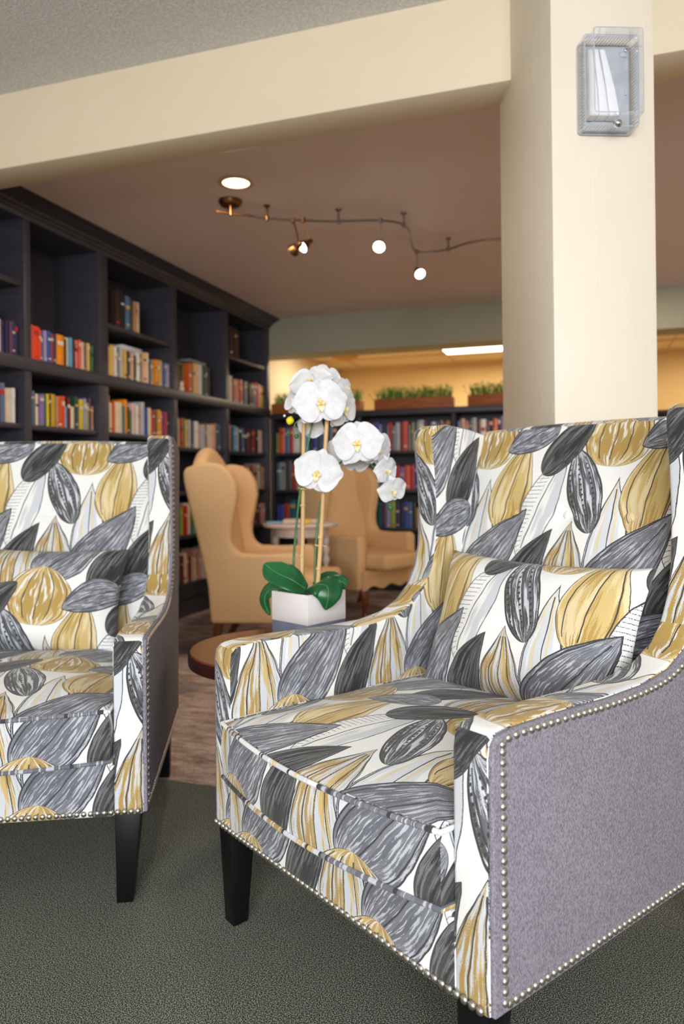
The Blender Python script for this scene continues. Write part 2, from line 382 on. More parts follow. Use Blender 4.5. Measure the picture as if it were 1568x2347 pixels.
def copy_tree(o, parent=None):
    c = o.copy(); col.objects.link(c); c.parent = parent
    for ch in [x for x in bpy.data.objects if x.parent == o]: copy_tree(ch, c)
    return c
def smoothstep(a, b, x):
    t = max(0, min(1, (x-a)/(b-a))); return t*t*(3-2*t)
def interp(tab, x):
    for (a, va), (b, vb) in zip(tab, tab[1:]):
        if x <= b: return va+(vb-va)*max(0, (x-a))/(b-a)
    return tab[-1][1]
def catmull(pts, n=6):
    pts = [Vector(p) for p in pts]; out = []
    for i in range(len(pts)-1):
        p0, p1, p2, p3 = pts[max(i-1, 0)], pts[i], pts[i+1], pts[min(i+2, len(pts)-1)]
        for k in range(n):
            t = k/n
            out.append(.5*((2*p1)+(p2-p0)*t+(2*p0-5*p1+4*p2-p3)*t*t+(3*p1-p0-3*p2+p3)*t**3))
    return out+[pts[-1]]

# ------------------------------------------------------------------ structure
CZ, CF = 2.47, 2.65             # ceilings of the library room and of the front room
BY0, BY1, BZ = 2.590, 2.774, 2.332
OLIVE = plaster('pale olive painted header', srgb(158, 155, 134), .1)
YELLOW = plaster('warm yellow wall paint', srgb(240, 206, 140), .1)
TAUPE = plaster('taupe ceiling paint', srgb(238, 222, 216), .05, 4)
struct('floor', MB().box(-4.2, -3.2, -.05, 4.2, 2.152, 0), CARPET, 'dark green grey looped carpet in the front room', smooth=False)
struct('floor', MB().box(-4.2, 2.152, -.05, 4.2, 9.55, -.001), CARPET2, 'mottled taupe and grey carpet of the library room', smooth=False)
struct('ceiling', MB().box(-4.2, -3.2, CF, 4.2, BY0+.02, CF+.1), POPCORN, 'grey white popcorn textured ceiling of the front room', smooth=False)
struct('ceiling', MB().box(-4.2, BY0+.05, CZ, 4.2, 6.5, CZ+.1), TAUPE, 'smooth ceiling over the library room', smooth=False)
CTILE = mat('cream ceiling tile', srgb(240, 220, 176), .9, var=.02)
GRID = mat('ceiling grid', srgb(214, 186, 136), .7)
mb = MB().box(-4.2, 6.5, 2.44, 4.2, 9.6, 2.54)
struct('ceiling', mb, CTILE, 'cream panelled ceiling of the room beyond the low bookcase', smooth=False)
mb = MB()
for k in range(8): mb.box(-4.0+k*1.22-.008, 6.5, 2.434, -4.0+k*1.22+.012, 9.5, 2.44)
for k in range(6): mb.box(-4.2, 6.83+k*.61-.012, 2.432, 4.2, 6.83+k*.61+.012, 2.44)
struct('trim_1', mb, GRID, 'thin cream grid strips of the panelled ceiling', smooth=False)
# ceiling beam over the opening between the rooms
struct('wall_beam', MB().box(-4.2, BY0, BZ, 4.2, BY1, CF+.02), WALLC, 'cream plaster ceiling beam between the two rooms', bevel=.008, seg=2)
# column, turned a little against the beam
def cp(r, d, z):
    p = EYEP+Vector((_cy, -_sy, 0))*r+Vector((_sy, _cy, 0))*d; return Vector((p.x, p.y, z))
A0 = (.600, 2.10); fd = Vector((1, .068)).normalized(); sd = Vector((-.0286, 1)).normalized()
cw, cd = .302, .595
cn = [A0, (A0[0]+fd.x*cw, A0[1]+fd.y*cw), (A0[0]+fd.x*cw+sd.x*cd, A0[1]+fd.y*cw+sd.y*cd), (A0[0]+sd.x*cd, A0[1]+sd.y*cd)]
mb = MB().add([cp(r, d, 0) for r, d in cn]+[cp(r, d, CF+.02) for r, d in cn], [(3, 2, 1, 0), (4, 5, 6, 7)]+[(i, (i+1) % 4, (i+1) % 4+4, i+4) for i in range(4)])
COLM = plaster('cream hand trowelled column plaster', srgb(236, 224, 206), .18, 5)
struct('wall_column', mb, COLM, 'square cream plaster column standing under the beam', bevel=.007, seg=2)
# outer walls
struct('wall_left', MB().box(-3.25, -3.2, 0, -3.13, 9.55, CF), WALLC, 'left wall behind the tall bookcase', smooth=False)
struct('wall_right', MB().box(4.1, -3.2, 0, 4.2, 9.55, CF), WALLC, 'right wall', smooth=False)
struct('wall_back', MB().box(-4.2, 9.42, 0, 4.2, 9.55, 2.5), YELLOW, 'warm yellow far wall above the low bookcase', smooth=False)
struct('wall_header', MB().box(-3.2, 6.36, 2.141, 4.15, 6.66, CZ), OLIVE, 'olive grey dropped header above the low bookcase', smooth=False)
mb = MB().box(-4.2, -3.3, 0, -1.4, -3.2, CF).box(2.3, -3.3, 0, 4.2, -3.2, CF).box(-1.4, -3.3, 0, 2.3, -3.2, .5).box(-1.4, -3.3, 2.4, 2.3, -3.2, CF)
struct('wall_front', mb, WALLC, 'wall behind the photographer with a wide window opening', smooth=False)

# ------------------------------------------------------------------ patterned wing chairs
HW, AT = .400, .070              # half width, arm thickness
PROF = [(0, .205), (0, .578), (.004, .602), (.018, .615), (.06, .619), (.15, .619), (.30, .615), (.42, .617), (.50, .630), (.56, .656), (.60, .692), (.628, .742),
        (.643, .80), (.648, .90), (.642, 1.0), (.632, 1.085), (.634, 1.112), (.650, 1.127), (.70, 1.131), (.78, 1.122), (.86, 1.106), (.895, 1.092),
        (.905, 1.07), (.862, .80), (.80, .45), (.78, .205)]
PIN = .004
def offset_prof(p, d):
    out = []; n = len(p)
    for i in range(n):
        a, b, c = Vector(p[i-1]), Vector(p[i]), Vector(p[(i+1) % n])
        t1, t2 = (b-a).normalized(), (c-b).normalized(); n1 = Vector((t1.y, -t1.x)); n2 = Vector((t2.y, -t2.x))
        nn = (n1+n2); nn = nn/max(.3, nn.length_squared)*2*.5*2 if False else nn.normalized()/max(.5, nn.normalized().dot(n1))
        out.append((b.x+nn.x*d, b.y+nn.y*d))
    return out
UVC = (lambda c: (c.y-.16, c.z-.84), lambda c: (c.x-.15, c.z-.73), lambda c: (c.x-.15, c.y-.275))
BACKY = [(.30, .62), (.42, .655), (.60, .695), (.80, .752), (.885, .778), (1.00, .815), (1.115, .852)]
def wing_chair():
    root = thing('wing_chair', 'x', 'armchair')
    for s in (-1, 1):
        x0, x1 = (-HW, -HW+AT) if s < 0 else (HW-AT, HW)
        mb = extrude_x(PROF, x0, x1)
        uvx = (lambda c, s=s: (c.y-.16, c.z-.84)) if s < 0 else (lambda c: (.19-c.y, c.z-.80))
        arm = obj('arm', mb, FABRIC, root, bevel=.013, seg=4, uv=(uvx, lambda c: (c.x-.08, c.z-.60), lambda c: (c.x*1.0+.02, c.y-.1)))
        # grey outer panel
        pr = offset_prof(PROF, PIN)
        xo = (HW-.004, HW+.007) if s > 0 else (-HW-.007, -HW+.004)
        obj('side_panel', extrude_x(pr, *xo), GREYF, root, bevel=.004, seg=3, label='grey linen side panel')
    # inside back: padded, buttoned, rolled over the top
    btn = [(-.165, .885), (0.0, .885), (.165, .885)]
    def bz(x): return 1.118+.006*(1-(x/.33)**2)
    def by(x, z):
        y = interp(BACKY, z)
        y -= .020*(1-(abs(x)/.332)**3)*math.sin(math.pi*max(0, min(1, (z-.36)/.80)))
        for bx, bzz in btn:
            r2 = (x-bx)**2+(z-bzz)**2; y += .014*math.exp(-r2/(.024**2))+.003*math.exp(-((x-bx)**2/.006+(z-bzz)**2/.0002))
        return y
    def bf(u, v):
        x = -.333+.666*u
        if v < .72: z = .34+(bz(x)-.03-.34)*(v/.72); return (x, by(x, z), z)
        if v < .86:
            a = (v-.72)/.14*math.pi/2*1.0; zc = bz(x)-.03; yf = by(x, zc)
            return (x, yf+.03*(1-math.cos(a)), zc+.03*math.sin(a))
        if v < .92: t = (v-.86)/.06; yf = by(x, bz(x)-.03)+.03; return (x, yf+(.875-yf)*t, bz(x)-.004*t)
        t = (v-.92)/.08; return (x, .895+(.78-.895)*t+.0, bz(x)-.02+(.36-bz(x))*t)
    obj('backrest', MB().grid(bf, 48, 75).caps(48, 75), FABRIC, root, uv=(UVC[0], lambda c: (c.x-.10, c.z*1.03-1.094), lambda c: (c.x-.10, c.y-.75+.0)), angle=70)
    ob = MB(); ob.add([(x, y, z) for x in (-.335, .335) for y, z in ((.905, 1.075), (.862, .80), (.80, .45), (.78, .21), (.77, .21), (.79, .45), (.85, .8), (.885, 1.09))],
                      [(0, 1, 2, 3, 4, 5, 6, 7), (15, 14, 13, 12, 11, 10, 9, 8)]+[(i, (i+1) % 8, (i+1) % 8+8, i+8) for i in range(8)])
    obj('outside_back', ob, GREYF, root, label='grey linen outside back')
    for bx, bzz in btn:
        p = MB().lathe([(.0125, -.002), (.0135, .002), (.011, .0055), (.006, .0078), (.001, .0085)], (bx, by(bx, bzz)-.001, bzz), 16, axis=(0, -1, .25))
        obj('button', p, FABRIC, root, uv=(lambda c: (c.x-.10, c.z*1.03-1.094),)*3)
    # front rail and seat deck
    rail = MB().box(-HW+AT-.004, -.004, .205, HW-AT+.004, .77, .333)
    obj('seat_rail', rail, FABRIC, root, bevel=.008, seg=3, uv=(UVC[0], lambda c: (c.x-.155, c.z-.60), UVC[2]))
    # seat cushion: crowned, front bowed out
    def cush(ex, ey0, ey1, z0, z1, crown):
        def fn(u, v):
            a = 2*math.pi*u; ca, sa = math.cos(a), math.sin(a); pw = .16
            X = math.copysign(abs(ca)**pw if abs(ca) > 1e-9 else 0, ca); Y = math.copysign(abs(sa)**pw if abs(sa) > 1e-9 else 0, sa)
            return X, Y
        return fn
    def cfun(u, v):
        # u around, v from bottom centre to top centre
        a = 2*math.pi*u; ca, sa = math.cos(a), math.sin(a)
        mx = max(abs(ca), abs(sa)); sq = Vector((ca/mx, sa/mx)); rd = Vector((ca, sa))
        q = sq*.92+rd*.08
        if v < .3: r = v/.3; z = .336-.004*(1-r); rr = r
        elif v < .7:
            t = (v-.3)/.4; z = .336+(.457-.336)*t; rr = 1+.018*math.sin(math.pi*t)
        else: r = max(0, 1-(v-.7)/.3); rr = r; z = .457+.044*(1-r**2.2)
        x = q.x*.331*rr; yy = q.y*rr
        y = .31+yy*.335
        if yy < 0: y -= .034*max(0, (1-(x/.331)**2))*(-yy)**2
        else: y += 0
        return (x, y, z)
    obj('seat_cushion', MB().grid(cfun, 96, 44, closeu=True), FABRIC, root, weld=.0004,
        uv=(UVC[0], lambda c: (c.x-.15, c.z-.73), UVC[2]), angle=50)
    def edge(z, off):
        pts = []
        for k in range(97):
            a = 2*math.pi*k/96; ca, sa = math.cos(a), math.sin(a); mx = max(abs(ca), abs(sa))
            q = Vector((ca/mx, sa/mx))*.92+Vector((ca, sa))*.08
            x = q.x*(.331+off); y = .31+q.y*(.335+off)
            if q.y < 0: y -= .034*max(0, 1-(x/.331)**2)*q.y**2
            pts.append((x, y, z))
        return pts
    for z in (.340, .455):
        o = obj('piping', MB().tube(edge(z, .003), .0048, 8, cap=False), FABRIC, root,
                uv=(lambda c: (c.y*.9, c.z-.73), lambda c, z=z: (c.x*.45-.10+(.13 if z > .4 else .03), z-.73+.05), lambda c, z=z: (c.x*.45-.10+(.13 if z > .4 else .03), z-.73+.05)))
    # legs
    for sx in (-1, 1):
        t0 = (.332, .392, .004, .064); b0 = (.334, .371, .006, .043)
        def leg(top, bot):
            v = []
            for (xa, xb, ya, yb), z in ((bot, 0), (top, .212)):
                v += [(sx*xa, ya, z), (sx*xb, ya, z), (sx*xb, yb, z), (sx*xa, yb, z)]
            return MB().add(v, [(0, 1, 2, 3), (4, 5, 6, 7), (0, 1, 5, 4), (1, 2, 6, 5), (2, 3, 7, 6), (3, 0, 4, 7)])
        obj('leg', leg(t0, b0), BLACKW, root, bevel=.002)
        obj('leg', leg((.325, .385, .70, .765), (.340, .378, .745, .783)), BLACKW, root, bevel=.002)
    # nail heads: front hem, and round the right hand side panel
    nm = MB().lathe([(.0068, -.0006), (.0066, .0014), (.0052, .0034), (.0028, .0047), (.0003, .0051)], (0, 0, 0), 12)
    nmesh = obj('nail_head', nm, NAIL, root); base = nmesh.data
    bpy.data.objects.remove(nmesh)
    sp = .0152; near = []; rest = []
    q_f = Vector((0, -1, 0)).to_track_quat('Z', 'Y'); q_s = Vector((1, 0, 0)).to_track_quat('Z', 'Y')
    x = HW-.012
    for k in range(52): near.append(((HW-.014-k*sp, -.0045, .2165), q_f)) if k < 24 else rest.append(((HW-.014-k*sp, -.0045, .2165), q_f))
    XS = HW+.0068
    for k in range(24): near.append(((XS, .026, .226+k*sp*1.03), q_s))
    for k in range(48): (near if k < 26 else rest).append(((XS, .026+.0152*(k+.6), .2215), q_s))
    path = [(.026, .597), (.045, .604), (.15, .604), (.30, .600), (.42, .602), (.505, .613), (.575, .642), (.617, .682), (.646, .738), (.661, .80), (.666, .90), (.660, 1.0), (.652, 1.10)]
    pts = []; acc = 0; last = Vector(path[0]); pts.append(last)
    fine = [Vector((p.x, p.y)) for p in catmull([(a, b, 0) for a, b in path], 30)]
    for a, b in zip(fine, fine[1:]):
        acc += (b-a).length
        if acc >= sp: pts.append(b); acc = 0
    for k, p in enumerate(pts): (near if k < 26 else rest).append(((XS, p.x, p.y), q_s))
    for p, q in near[:100]:
        o = bpy.data.objects.new('nail_head', base); col.objects.link(o); o.parent = root; o.location = p; o.rotation_mode = 'QUATERNION'; o.rotation_quaternion = q
    mb = MB(); vs = [v.co.copy() for v in base.vertices]; fs = [tuple(p.vertices) for p in base.polygons]
    for p, q in near[100:]+rest:
        mb.add([q @ v+Vector(p) for v in vs], fs)
    o = obj('nail_trim', mb, NAIL, root); o['kind'] = 'stuff'
    return root
def chair_frame(corner, th, right):
    th = math.radians(th); X = Vector((math.cos(th), math.sin(th), 0))
    o = Vector((corner[0], corner[1], 0)) + (-X if right else X)*HW
    return o, th
chairR = wing_chair(); oR, tR = chair_frame((-.809, 1.515), -33.4, False)
chairR.location = oR; chairR.rotation_euler = (0, 0, tR)
tag(chairR, 'complete pod print wing armchair with grey nailhead side, in front of the column', 'armchair', 'pod print wing armchairs')
chairL = copy_tree(chairR); oL, tL = chair_frame((-.991, 1.509), 25.3, True)
chairL.location = oL; chairL.rotation_euler = (0, 0, tL)
tag(chairL, 'pod print wing armchair before the tall bookcase, cut by the left picture edge', 'armchair', 'pod print wing armchairs')
def pillow(name, root_o, th, centre, lean, roll, hw, hh, T, uo, vo, label):
    def fn(side):
        def f(u, v):
            a, b = 2*u-1, 2*v-1
            ax, bx = abs(a), abs(b)
            # edges bow inwards between the drawn-out corners
            x = a*hw*(1-.075*(1-bx**2)); z = b*hh*(1-.09*(1-ax**2))
            th_ = T*(max(0, 1-ax**3.2)**.62)*(max(0, 1-bx**2.8)**.62)
            n = noise.noise(Vector((a*2.2+3, b*2.0, side)))*.010*min(1, (1-ax)*6)*min(1, (1-bx)*6)
            n += .006*math.sin(9*(a+b*.7))*max(0, ax-.55)*min(1, (1-ax)*8)*min(1, (1-bx)*6)
            return (x, side*(th_+n), z)
        return f
    mb = MB().grid(fn(-1), 44, 30); mb.grid(fn(1), 44, 30)
    o = obj(name, mb, FABRIC, weld=.0015, uv=(lambda c: (c.x+uo, c.z+vo), lambda c: (c.x+uo, c.z+vo), lambda c: (c.x+uo, c.z+vo)), angle=180)
    R = Matrix.Rotation(th, 4, 'Z') @ Matrix.Translation(centre) @ Matrix.Rotation(math.radians(lean), 4, 'X') @ Matrix.Rotation(math.radians(roll), 4, 'Y')
    o.matrix_world = Matrix.Translation(root_o) @ R
    tag(o, label, 'pillow', 'pod print lumbar pillows'); return o
pillow('lumbar_pillow', oR, tR, Vector((.025, .575, .628)), -20, 0, .285, .175, .075, -.078, -.19, 'pod print lumbar pillow leaning in the armchair by the column')
pillow('lumbar_pillow', oL, tL, Vector((.0, .575, .628)), -20, 3, .27, .165, .075, -.03, .03, 'pod print lumbar pillow on the left armchair, seed pods and a gold fan')

# ------------------------------------------------------------------ peach wing chairs of the library
BPROF = [(0, .20), (0, .555), (.01, .578), (.03, .585), (.2, .578), (.33, .582), (.36, .592), (.385, .625), (.395, .66), (.393, .72), (.375, .80), (.357, .90),
         (.368, .975), (.405, 1.04), (.455, 1.075), (.515, 1.085), (.58, 1.078), (.64, 1.058), (.66, 1.035), (.655, .975), (.615, .80), (.555, .55), (.525, .40), (.51, .20)]
WALNUT = mat('walnut leg', srgb(104, 54, 28), .35, scale=20, stretch=(1, 1, .2))
def peach_chair(W):
    root = thing('wingback_chair', 'x', 'armchair'); h = W/2
    for s in (-1, 1):
        x0, x1 = sorted((s*h, s*(h-.085)))
        obj('arm', extrude_x(BPROF, x0, x1), PEACH, root, bevel=.026, seg=4)
    def bf(u, v):
        x = (-1+2*u)*(h-.07); crest = 1.085+.095*math.cos(u*math.pi*2-math.pi)*.5+.0475
        crest = 1.06+.12*max(0, 1-(x/(h*.9))**2)
        if v < .6:
            z = .36+(crest-.05-.36)*v/.6; y = .40+(z-.36)*.20-.03*(1-(x/h)**2)*math.sin(math.pi*min(1, (z-.36)/.8)); return (x, y, z)
        if v < .85:
            a = (v-.6)/.25*math.pi; z0 = crest-.05; y0 = .40+(z0-.36)*.20; return (x, y0+.045*(1-math.cos(a)), z0+.05*math.sin(a))
        t = (v-.85)/.15; z0 = crest-.05; y0 = .49+(z0-.36)*.20; return (x, y0+(.50-y0)*t, z0+(.24-z0)*t)
    obj('backrest', MB().grid(bf, 20, 40).caps(20, 40), PEACH, root, angle=80)
    obj('seat_cushion', MB().box(-h+.09, -.17, .345, h-.09, .40, .455), PEACH, root, bevel=.035, seg=4)
    # apron with a scalloped lower edge
    n = 24; pr = []
    for k in range(n+1):
        u = -1+2*k/n; pr.append((u*(h-.02), .205+.028*(math.cos(u*math.pi*3)*.5+.5)*(1 if abs(u) < .9 else 0)))
    mb = MB(); top = [(h-.02, .335), (-h+.02, .335)]; ol = pr+top
    mb.add([(x, -.03, z) for x, z in ol]+[(x, .0, z) for x, z in ol], [tuple(range(len(ol))), tuple(reversed(range(len(ol), 2*len(ol))))]+[(i, (i+1) % len(ol), (i+1) % len(ol)+len(ol), i+len(ol)) for i in range(len(ol))])
    obj('apron', mb, PEACH, root, label='scalloped front apron')
    obj('seat_rail', MB().box(-h+.05, 0, .22, h-.05, .5, .34), PEACH, root, bevel=.01)
    for sx in (-1, 1):
        pts = [(sx*(h-.05), .03, .25), (sx*(h-.045), .0, .19), (sx*(h-.05), -.01, .12), (sx*(h-.065), .01, .05), (sx*(h-.06), -.01, .0)]
        obj('leg', MB().tube(catmull(pts, 4), [.036-.02*min(1, k/14) for k in range(17)], 10), WALNUT, root)
        pts = [(sx*(h-.06), .47, .25), (sx*(h-.06), .49, .12), (sx*(h-.06), .55, .0)]
        obj('leg', MB().tube(catmull(pts, 4), [.028-.012*k/8 for k in range(9)], 8), WALNUT, root)
    return root
def camdir(r, d): return Vector((_cy, -_sy, 0))*r+Vector((_sy, _cy, 0))*d
def camxy(r, d): v = camdir(r, d); return Vector((v.x, v.y, 0))
# left one, seen from its side, facing right
Wp = .62
pA = peach_chair(Wp)
fdir = camdir(1, -.09).normalized()                # facing direction in the room
yax = -fdir; xax = Vector((yax.y, -yax.x, 0))
near = camxy((690-784)/1712*4.05, 4.05)            # foot of its near arm front
pA.rotation_euler = (0, 0, math.atan2(xax.y, xax.x))
s_ = 1 if (xax.dot(camdir(0, 1)) < 0) else -1
pA.location = near-xax*(s_*Wp/2)
tag(pA, 'peach wingback chair seen from its side behind the potted orchid', 'armchair', 'peach wingback chairs')
pB = copy_tree(pA)
fdir = camdir(.70, -.71).normalized(); yax = -fdir; xax = Vector((yax.y, -yax.x, 0))
corner = camxy(.11, 5.2)
pB.rotation_euler = (0, 0, math.atan2(xax.y, xax.x))
s2 = 1 if (xax.dot(camdir(-1, 0)) > 0) else -1
pB.location = corner-xax*(s2*Wp/2)
tag(pB, 'peach wingback chair facing us beside the small white table', 'armchair', 'peach wingback chairs')

# ------------------------------------------------------------------ tall bookcase on the left wall
FX, BX = -2.79, -3.115                      # front and back of the carcass
STILES = [(2.44, 2.49), (3.19, 3.24), (3.82, 3.91), (4.665, 4.72), (5.478, 5.533), (6.31, 6.36)]
tall = thing('bookcase', 'tall dark charcoal built in bookcase running along the left wall', 'bookcase', (0, 0, 0))
def part(name, mb, m, parent, **kw): return obj(name, mb, m, parent, **kw)
part('back_panel', MB().box(BX-.01, 2.44, 0, BX, 6.36, 2.45), NAVY, tall, smooth=False)
for a, b in STILES: part('upright', MB().box(BX, a, .0, FX, b, 2.40), NAVY, tall, bevel=.003)
part('top_rail', MB().box(FX-.03, 2.44, 2.368, FX+.001, 6.361, 2.468), NAVY, tall, bevel=.003)
part('top_board', MB().box(BX, 2.44, 2.37, FX-.03, 6.36, 2.40), NAVY, tall, smooth=False)
cp_ = [(0, 2.395), (.012, 2.395), (.018, 2.408), (.030, 2.412), (.036, 2.425), (.060, 2.437), (.085, 2.452), (.092, 2.456), (.107, 2.458), (.107, 2.4695), (0, 2.4695)]
mb = MB(); n = len(cp_); y0, y1 = 2.44, 6.36
mb.add([(FX+.001+a, y0, z) for a, z in cp_]+[(FX+.001+a, y1, z) for a, z in cp_], [tuple(range(n)), tuple(reversed(range(n, 2*n)))]+[(i, (i+1) % n, (i+1) % n+n, i+n) for i in range(n)])
part('crown_molding', mb, NAVY, tall, angle=25)
part('ledge', MB().box(BX, 2.44, 1.572, FX+.012, 6.36, 1.640), NAVY, tall, bevel=.006)
part('plinth', MB().box(BX, 2.44, 0, FX+.004, 6.36, .12), NAVY, tall, bevel=.003)
part('bottom_rail', MB().box(BX, 2.44, .125, FX, 6.36, .236), NAVY, tall, bevel=.003)
ROWZ = {}
def shelf(bay, z):      # z: underside
    part('shelf', MB().box(BX, STILES[bay][1], z, FX-.012, STILES[bay+1][0], z+.028), NAVY, tall, bevel=.002)
shelf(0, 2.01); shelf(2, 1.937); shelf(4, 1.995)
for bay in range(5):
    for z in ((1.265 if bay < 3 else 1.205), .88, .56): shelf(bay, z)
# low bookcase across the back
low = thing('bookcase', 'low dark charcoal bookcase across the back with planters on top', 'bookcase', (0, 0, 0))
LY0, LY1 = 6.36, 6.66
lx = [-2.79, ony(816, 1000, LY0).x, ony(1034, 1000, LY0).x, .12]
lw = [ony(626, 1000, LY0).x, ony(827, 1000, LY0).x, ony(1044, 1000, LY0).x, .16]
part('back_panel', MB().box(-2.79, LY1-.01, 0, .16, LY1, 1.56), NAVY, low, smooth=False)
part('top_board', MB().box(-2.79, LY0-.015, 1.545, .175, LY1+.03, 1.597), NAVY, low, bevel=.004)
for a, b in zip(lx, lw): part('upright', MB().box(a, LY0, 0, b, LY1-.01, 1.545), NAVY, low, bevel=.002)
for k in range(3):
    for z in (1.205, .865, .525, .185): part('shelf', MB().box(lw[k], LY0+.01, z, lx[k+1], LY1-.01, z+.03), NAVY, low, bevel=.002)
part('plinth', MB().box(-2.79, LY0+.02, 0, .16, LY1-.01, .185), NAVY, low)

# ------------------------------------------------------------------ books, every one its own
PAL = {'coral': (232, 96, 80), 'red-orange': (238, 66, 22), 'orange': (244, 148, 16), 'deep orange': (214, 92, 24), 'yellow': (226, 196, 24), 'mustard': (206, 166, 40), 'gold': (222, 178, 96),
 'cream': (228, 208, 178), 'white': (232, 226, 218), 'pink': (226, 160, 150), 'pale pink': (228, 196, 184), 'magenta': (170, 66, 100), 'red': (196, 44, 38), 'maroon': (112, 36, 36), 'brick red': (172, 66, 48),
 'brown': (108, 66, 44), 'dark brown': (52, 34, 28), 'tan': (190, 148, 108), 'sky blue': (96, 170, 208), 'blue': (58, 82, 160), 'steel blue': (88, 116, 156), 'navy': (40, 42, 78), 'indigo': (60, 48, 96),
 'lavender': (160, 150, 196), 'violet': (140, 112, 172), 'plum': (104, 60, 92), 'teal': (44, 118, 122), 'slate': (92, 108, 116), 'green': (74, 118, 66), 'dark green': (44, 78, 60), 'lime': (160, 178, 70),
 'olive': (128, 120, 66), 'grey': (140, 138, 138), 'light grey': (188, 190, 196), 'dark grey': (76, 76, 82), 'black': (28, 26, 30), 'peach': (232, 178, 140)}
PAGES = mat('book pages', srgb(226, 214, 190), .9, scale=200, stretch=(1, 1, .05))
def bookmat(c, k=0):
    r = [.5, .28][k]
    return mat('book cover '+c+(' glossy' if k else ''), srgb(*PAL[c]), r, var=.05, scale=12)
ORD = ['first', 'second', 'third', 'fourth', 'fifth', 'sixth', 'seventh', 'eighth', 'ninth', 'tenth', 'eleventh', 'twelfth', 'thirteenth', 'fourteenth', 'fifteenth', 'sixteenth',
       'seventeenth', 'eighteenth', 'nineteenth', 'twentieth', 'twenty-first', 'twenty-second', 'twenty-third', 'twenty-fourth', 'twenty-fifth', 'twenty-sixth', 'twenty-seventh', 'twenty-eighth',
       'twenty-ninth', 'thirtieth', 'thirty-first', 'thirty-second', 'thirty-third', 'thirty-fourth', 'thirty-fifth', 'thirty-sixth']
rb = random.Random(3)
BOOKS = 0
def book(c, t, h, dep, origin, along, out, label, group, tilt=0):
    """a closed book standing on its tail: spine towards `out`, thickness along `along`"""
    global BOOKS; BOOKS += 1
    mb = MB(); cv = .0022
    # local: x along (0..t), y inwards (0..dep), z up
    mb.box(0, 0.002, 0, cv, dep, h, 0); mb.box(t-cv, 0.002, 0, t, dep, h, 0)
    sp = [(0, .003), (t*.15, .0006), (t*.5, -.0012), (t*.85, .0006), (t, .003), (t, .006), (0, .006)]
    mb.add([(x, y, 0) for x, y in sp]+[(x, y, h) for x, y in sp], [tuple(range(7)), tuple(reversed(range(7, 14)))]+[(i, (i+1) % 7, (i+1) % 7+7, i+7) for i in range(7)], 0)
    mb.box(cv, .006, .003, t-cv, dep-.005, h-.004, 1)
    if rb.random() < .55:
        z0 = h*rb.uniform(.55, .8); mb.box(t*.12, -.0016, z0, t*.88, .001, z0+h*rb.uniform(.04, .14), 2)
    if rb.random() < .35:
        z0 = h*rb.uniform(.06, .14); mb.box(t*.2, -.0016, z0, t*.8, .001, z0+h*.05, 2)
    band = rb.choice(['cream', 'white', 'gold', 'black', 'red', 'white'])
    o = obj('book', mb, (bookmat(c, rb.random() < .45), PAGES, bookmat(band)), smooth=False)
    A, I = Vector(along), -Vector(out)
    R = Matrix((A, I, Vector((0, 0, 1)))).transposed().to_4x4()
    o.matrix_world = Matrix.Translation(origin) @ R @ Matrix.Rotation(math.radians(tilt), 4, 'Y')
    tag(o, label, 'book', group); return o
SIZEW = lambda t, h: ('thick ' if t > .04 else 'thin ' if t < .018 else '')+('tall ' if h > .235 else 'short ' if h < .16 else '')
def row(spec, a0, a1, z, side, where, group, depth=.15, h0=.19, set_back=.02):
    """spec: 'colour*width*height' items, blanks '_' ; widths are relative, the row fills a0..a1"""
    items = []
    for s in spec.split(','):
        q = s.strip().split('*'); items.append((q[0], float(q[1]) if len(q) > 1 else 1, float(q[2]) if len(q) > 2 else 1, float(q[3]) if len(q) > 3 else 0))
    tot = sum(i[1] for i in items); u = (a1-a0)/tot; p = a0; k = 0
    for c, wd, hh, tl in items:
        t = wd*u
        if c != '_':
            h = h0*hh*rb.uniform(.975, 1.02); sb = set_back+rb.uniform(0, .018)
            lab = SIZEW(t, h)+c+' book, '+ORD[k]+' from left, '+where
            if side == 'L': book(c, t*.96, h, depth, Vector((FX-sb, p, z+.0005)), (0, 1, 0), (1, 0, 0), lab, group, tl)
            else: book(c, t*.96, h, depth, Vector((p, LY0+sb, z+.0005)), (1, 0, 0), (0, -1, 0), lab, group, tl)
            k += 1
        p += t
def rnd(n, names, lo=.85, hi=1.15, gaps=.0):
    out = []
    last = None
    for i in range(n):
        c = rb.choice(names)
        while c == last: c = rb.choice(names)
        last = c; out.append('%s*%.2f*%.2f' % (c, rb.uniform(.6, 1.4), rb.uniform(lo, hi)))
        if rb.random() < gaps: out.append('_*.5')
    return ','.join(out)
def lx_y(px_): return onx(px_, 850, FX).y
# nearest bay, cut by the picture edge
row('cream*1.6*1.25,red*1.6,white*1.6*.98,indigo*1*.95,navy*1*.93,plum*1*.94,indigo*1*.96,navy*.9*.92', 2.95, 3.18, 1.640, 'L', 'ledge of nearest bay, tall bookcase', 'books on the ledge of the nearest bay', h0=.185)
row('blue*1.2*1.05,maroon*1*1.02,steel blue*1.6*1.05,cream*1.9*.92,white*1*.93,_*1.3', 2.99, 3.18, 1.293, 'L', 'lower shelf of nearest bay, tall bookcase', 'books on the lower shelf of the nearest bay', h0=.19)
row('slate*1,coral*1.1*1.04,red-orange*2.3*1.05,coral*.9,brown*.8*.98,lavender*1.2,blue*1.4*.99,brick red*1*.97,navy*.8*.95,lavender*.8*.96,orange*3.1*.98,black*.7*.9,cream*1.5*.97,sky blue*1.3*.97,maroon*.9*.95,pink*1.3*.97,coral*1.2*.96,pale pink*1.7*.96,navy*.8*.93,gold*1.2*.95,brown*1*.93,green*1*.92',
    3.245, 3.80, 1.640, 'L', 'ledge of second bay, tall bookcase', 'books on the ledge of the second bay', h0=.178)
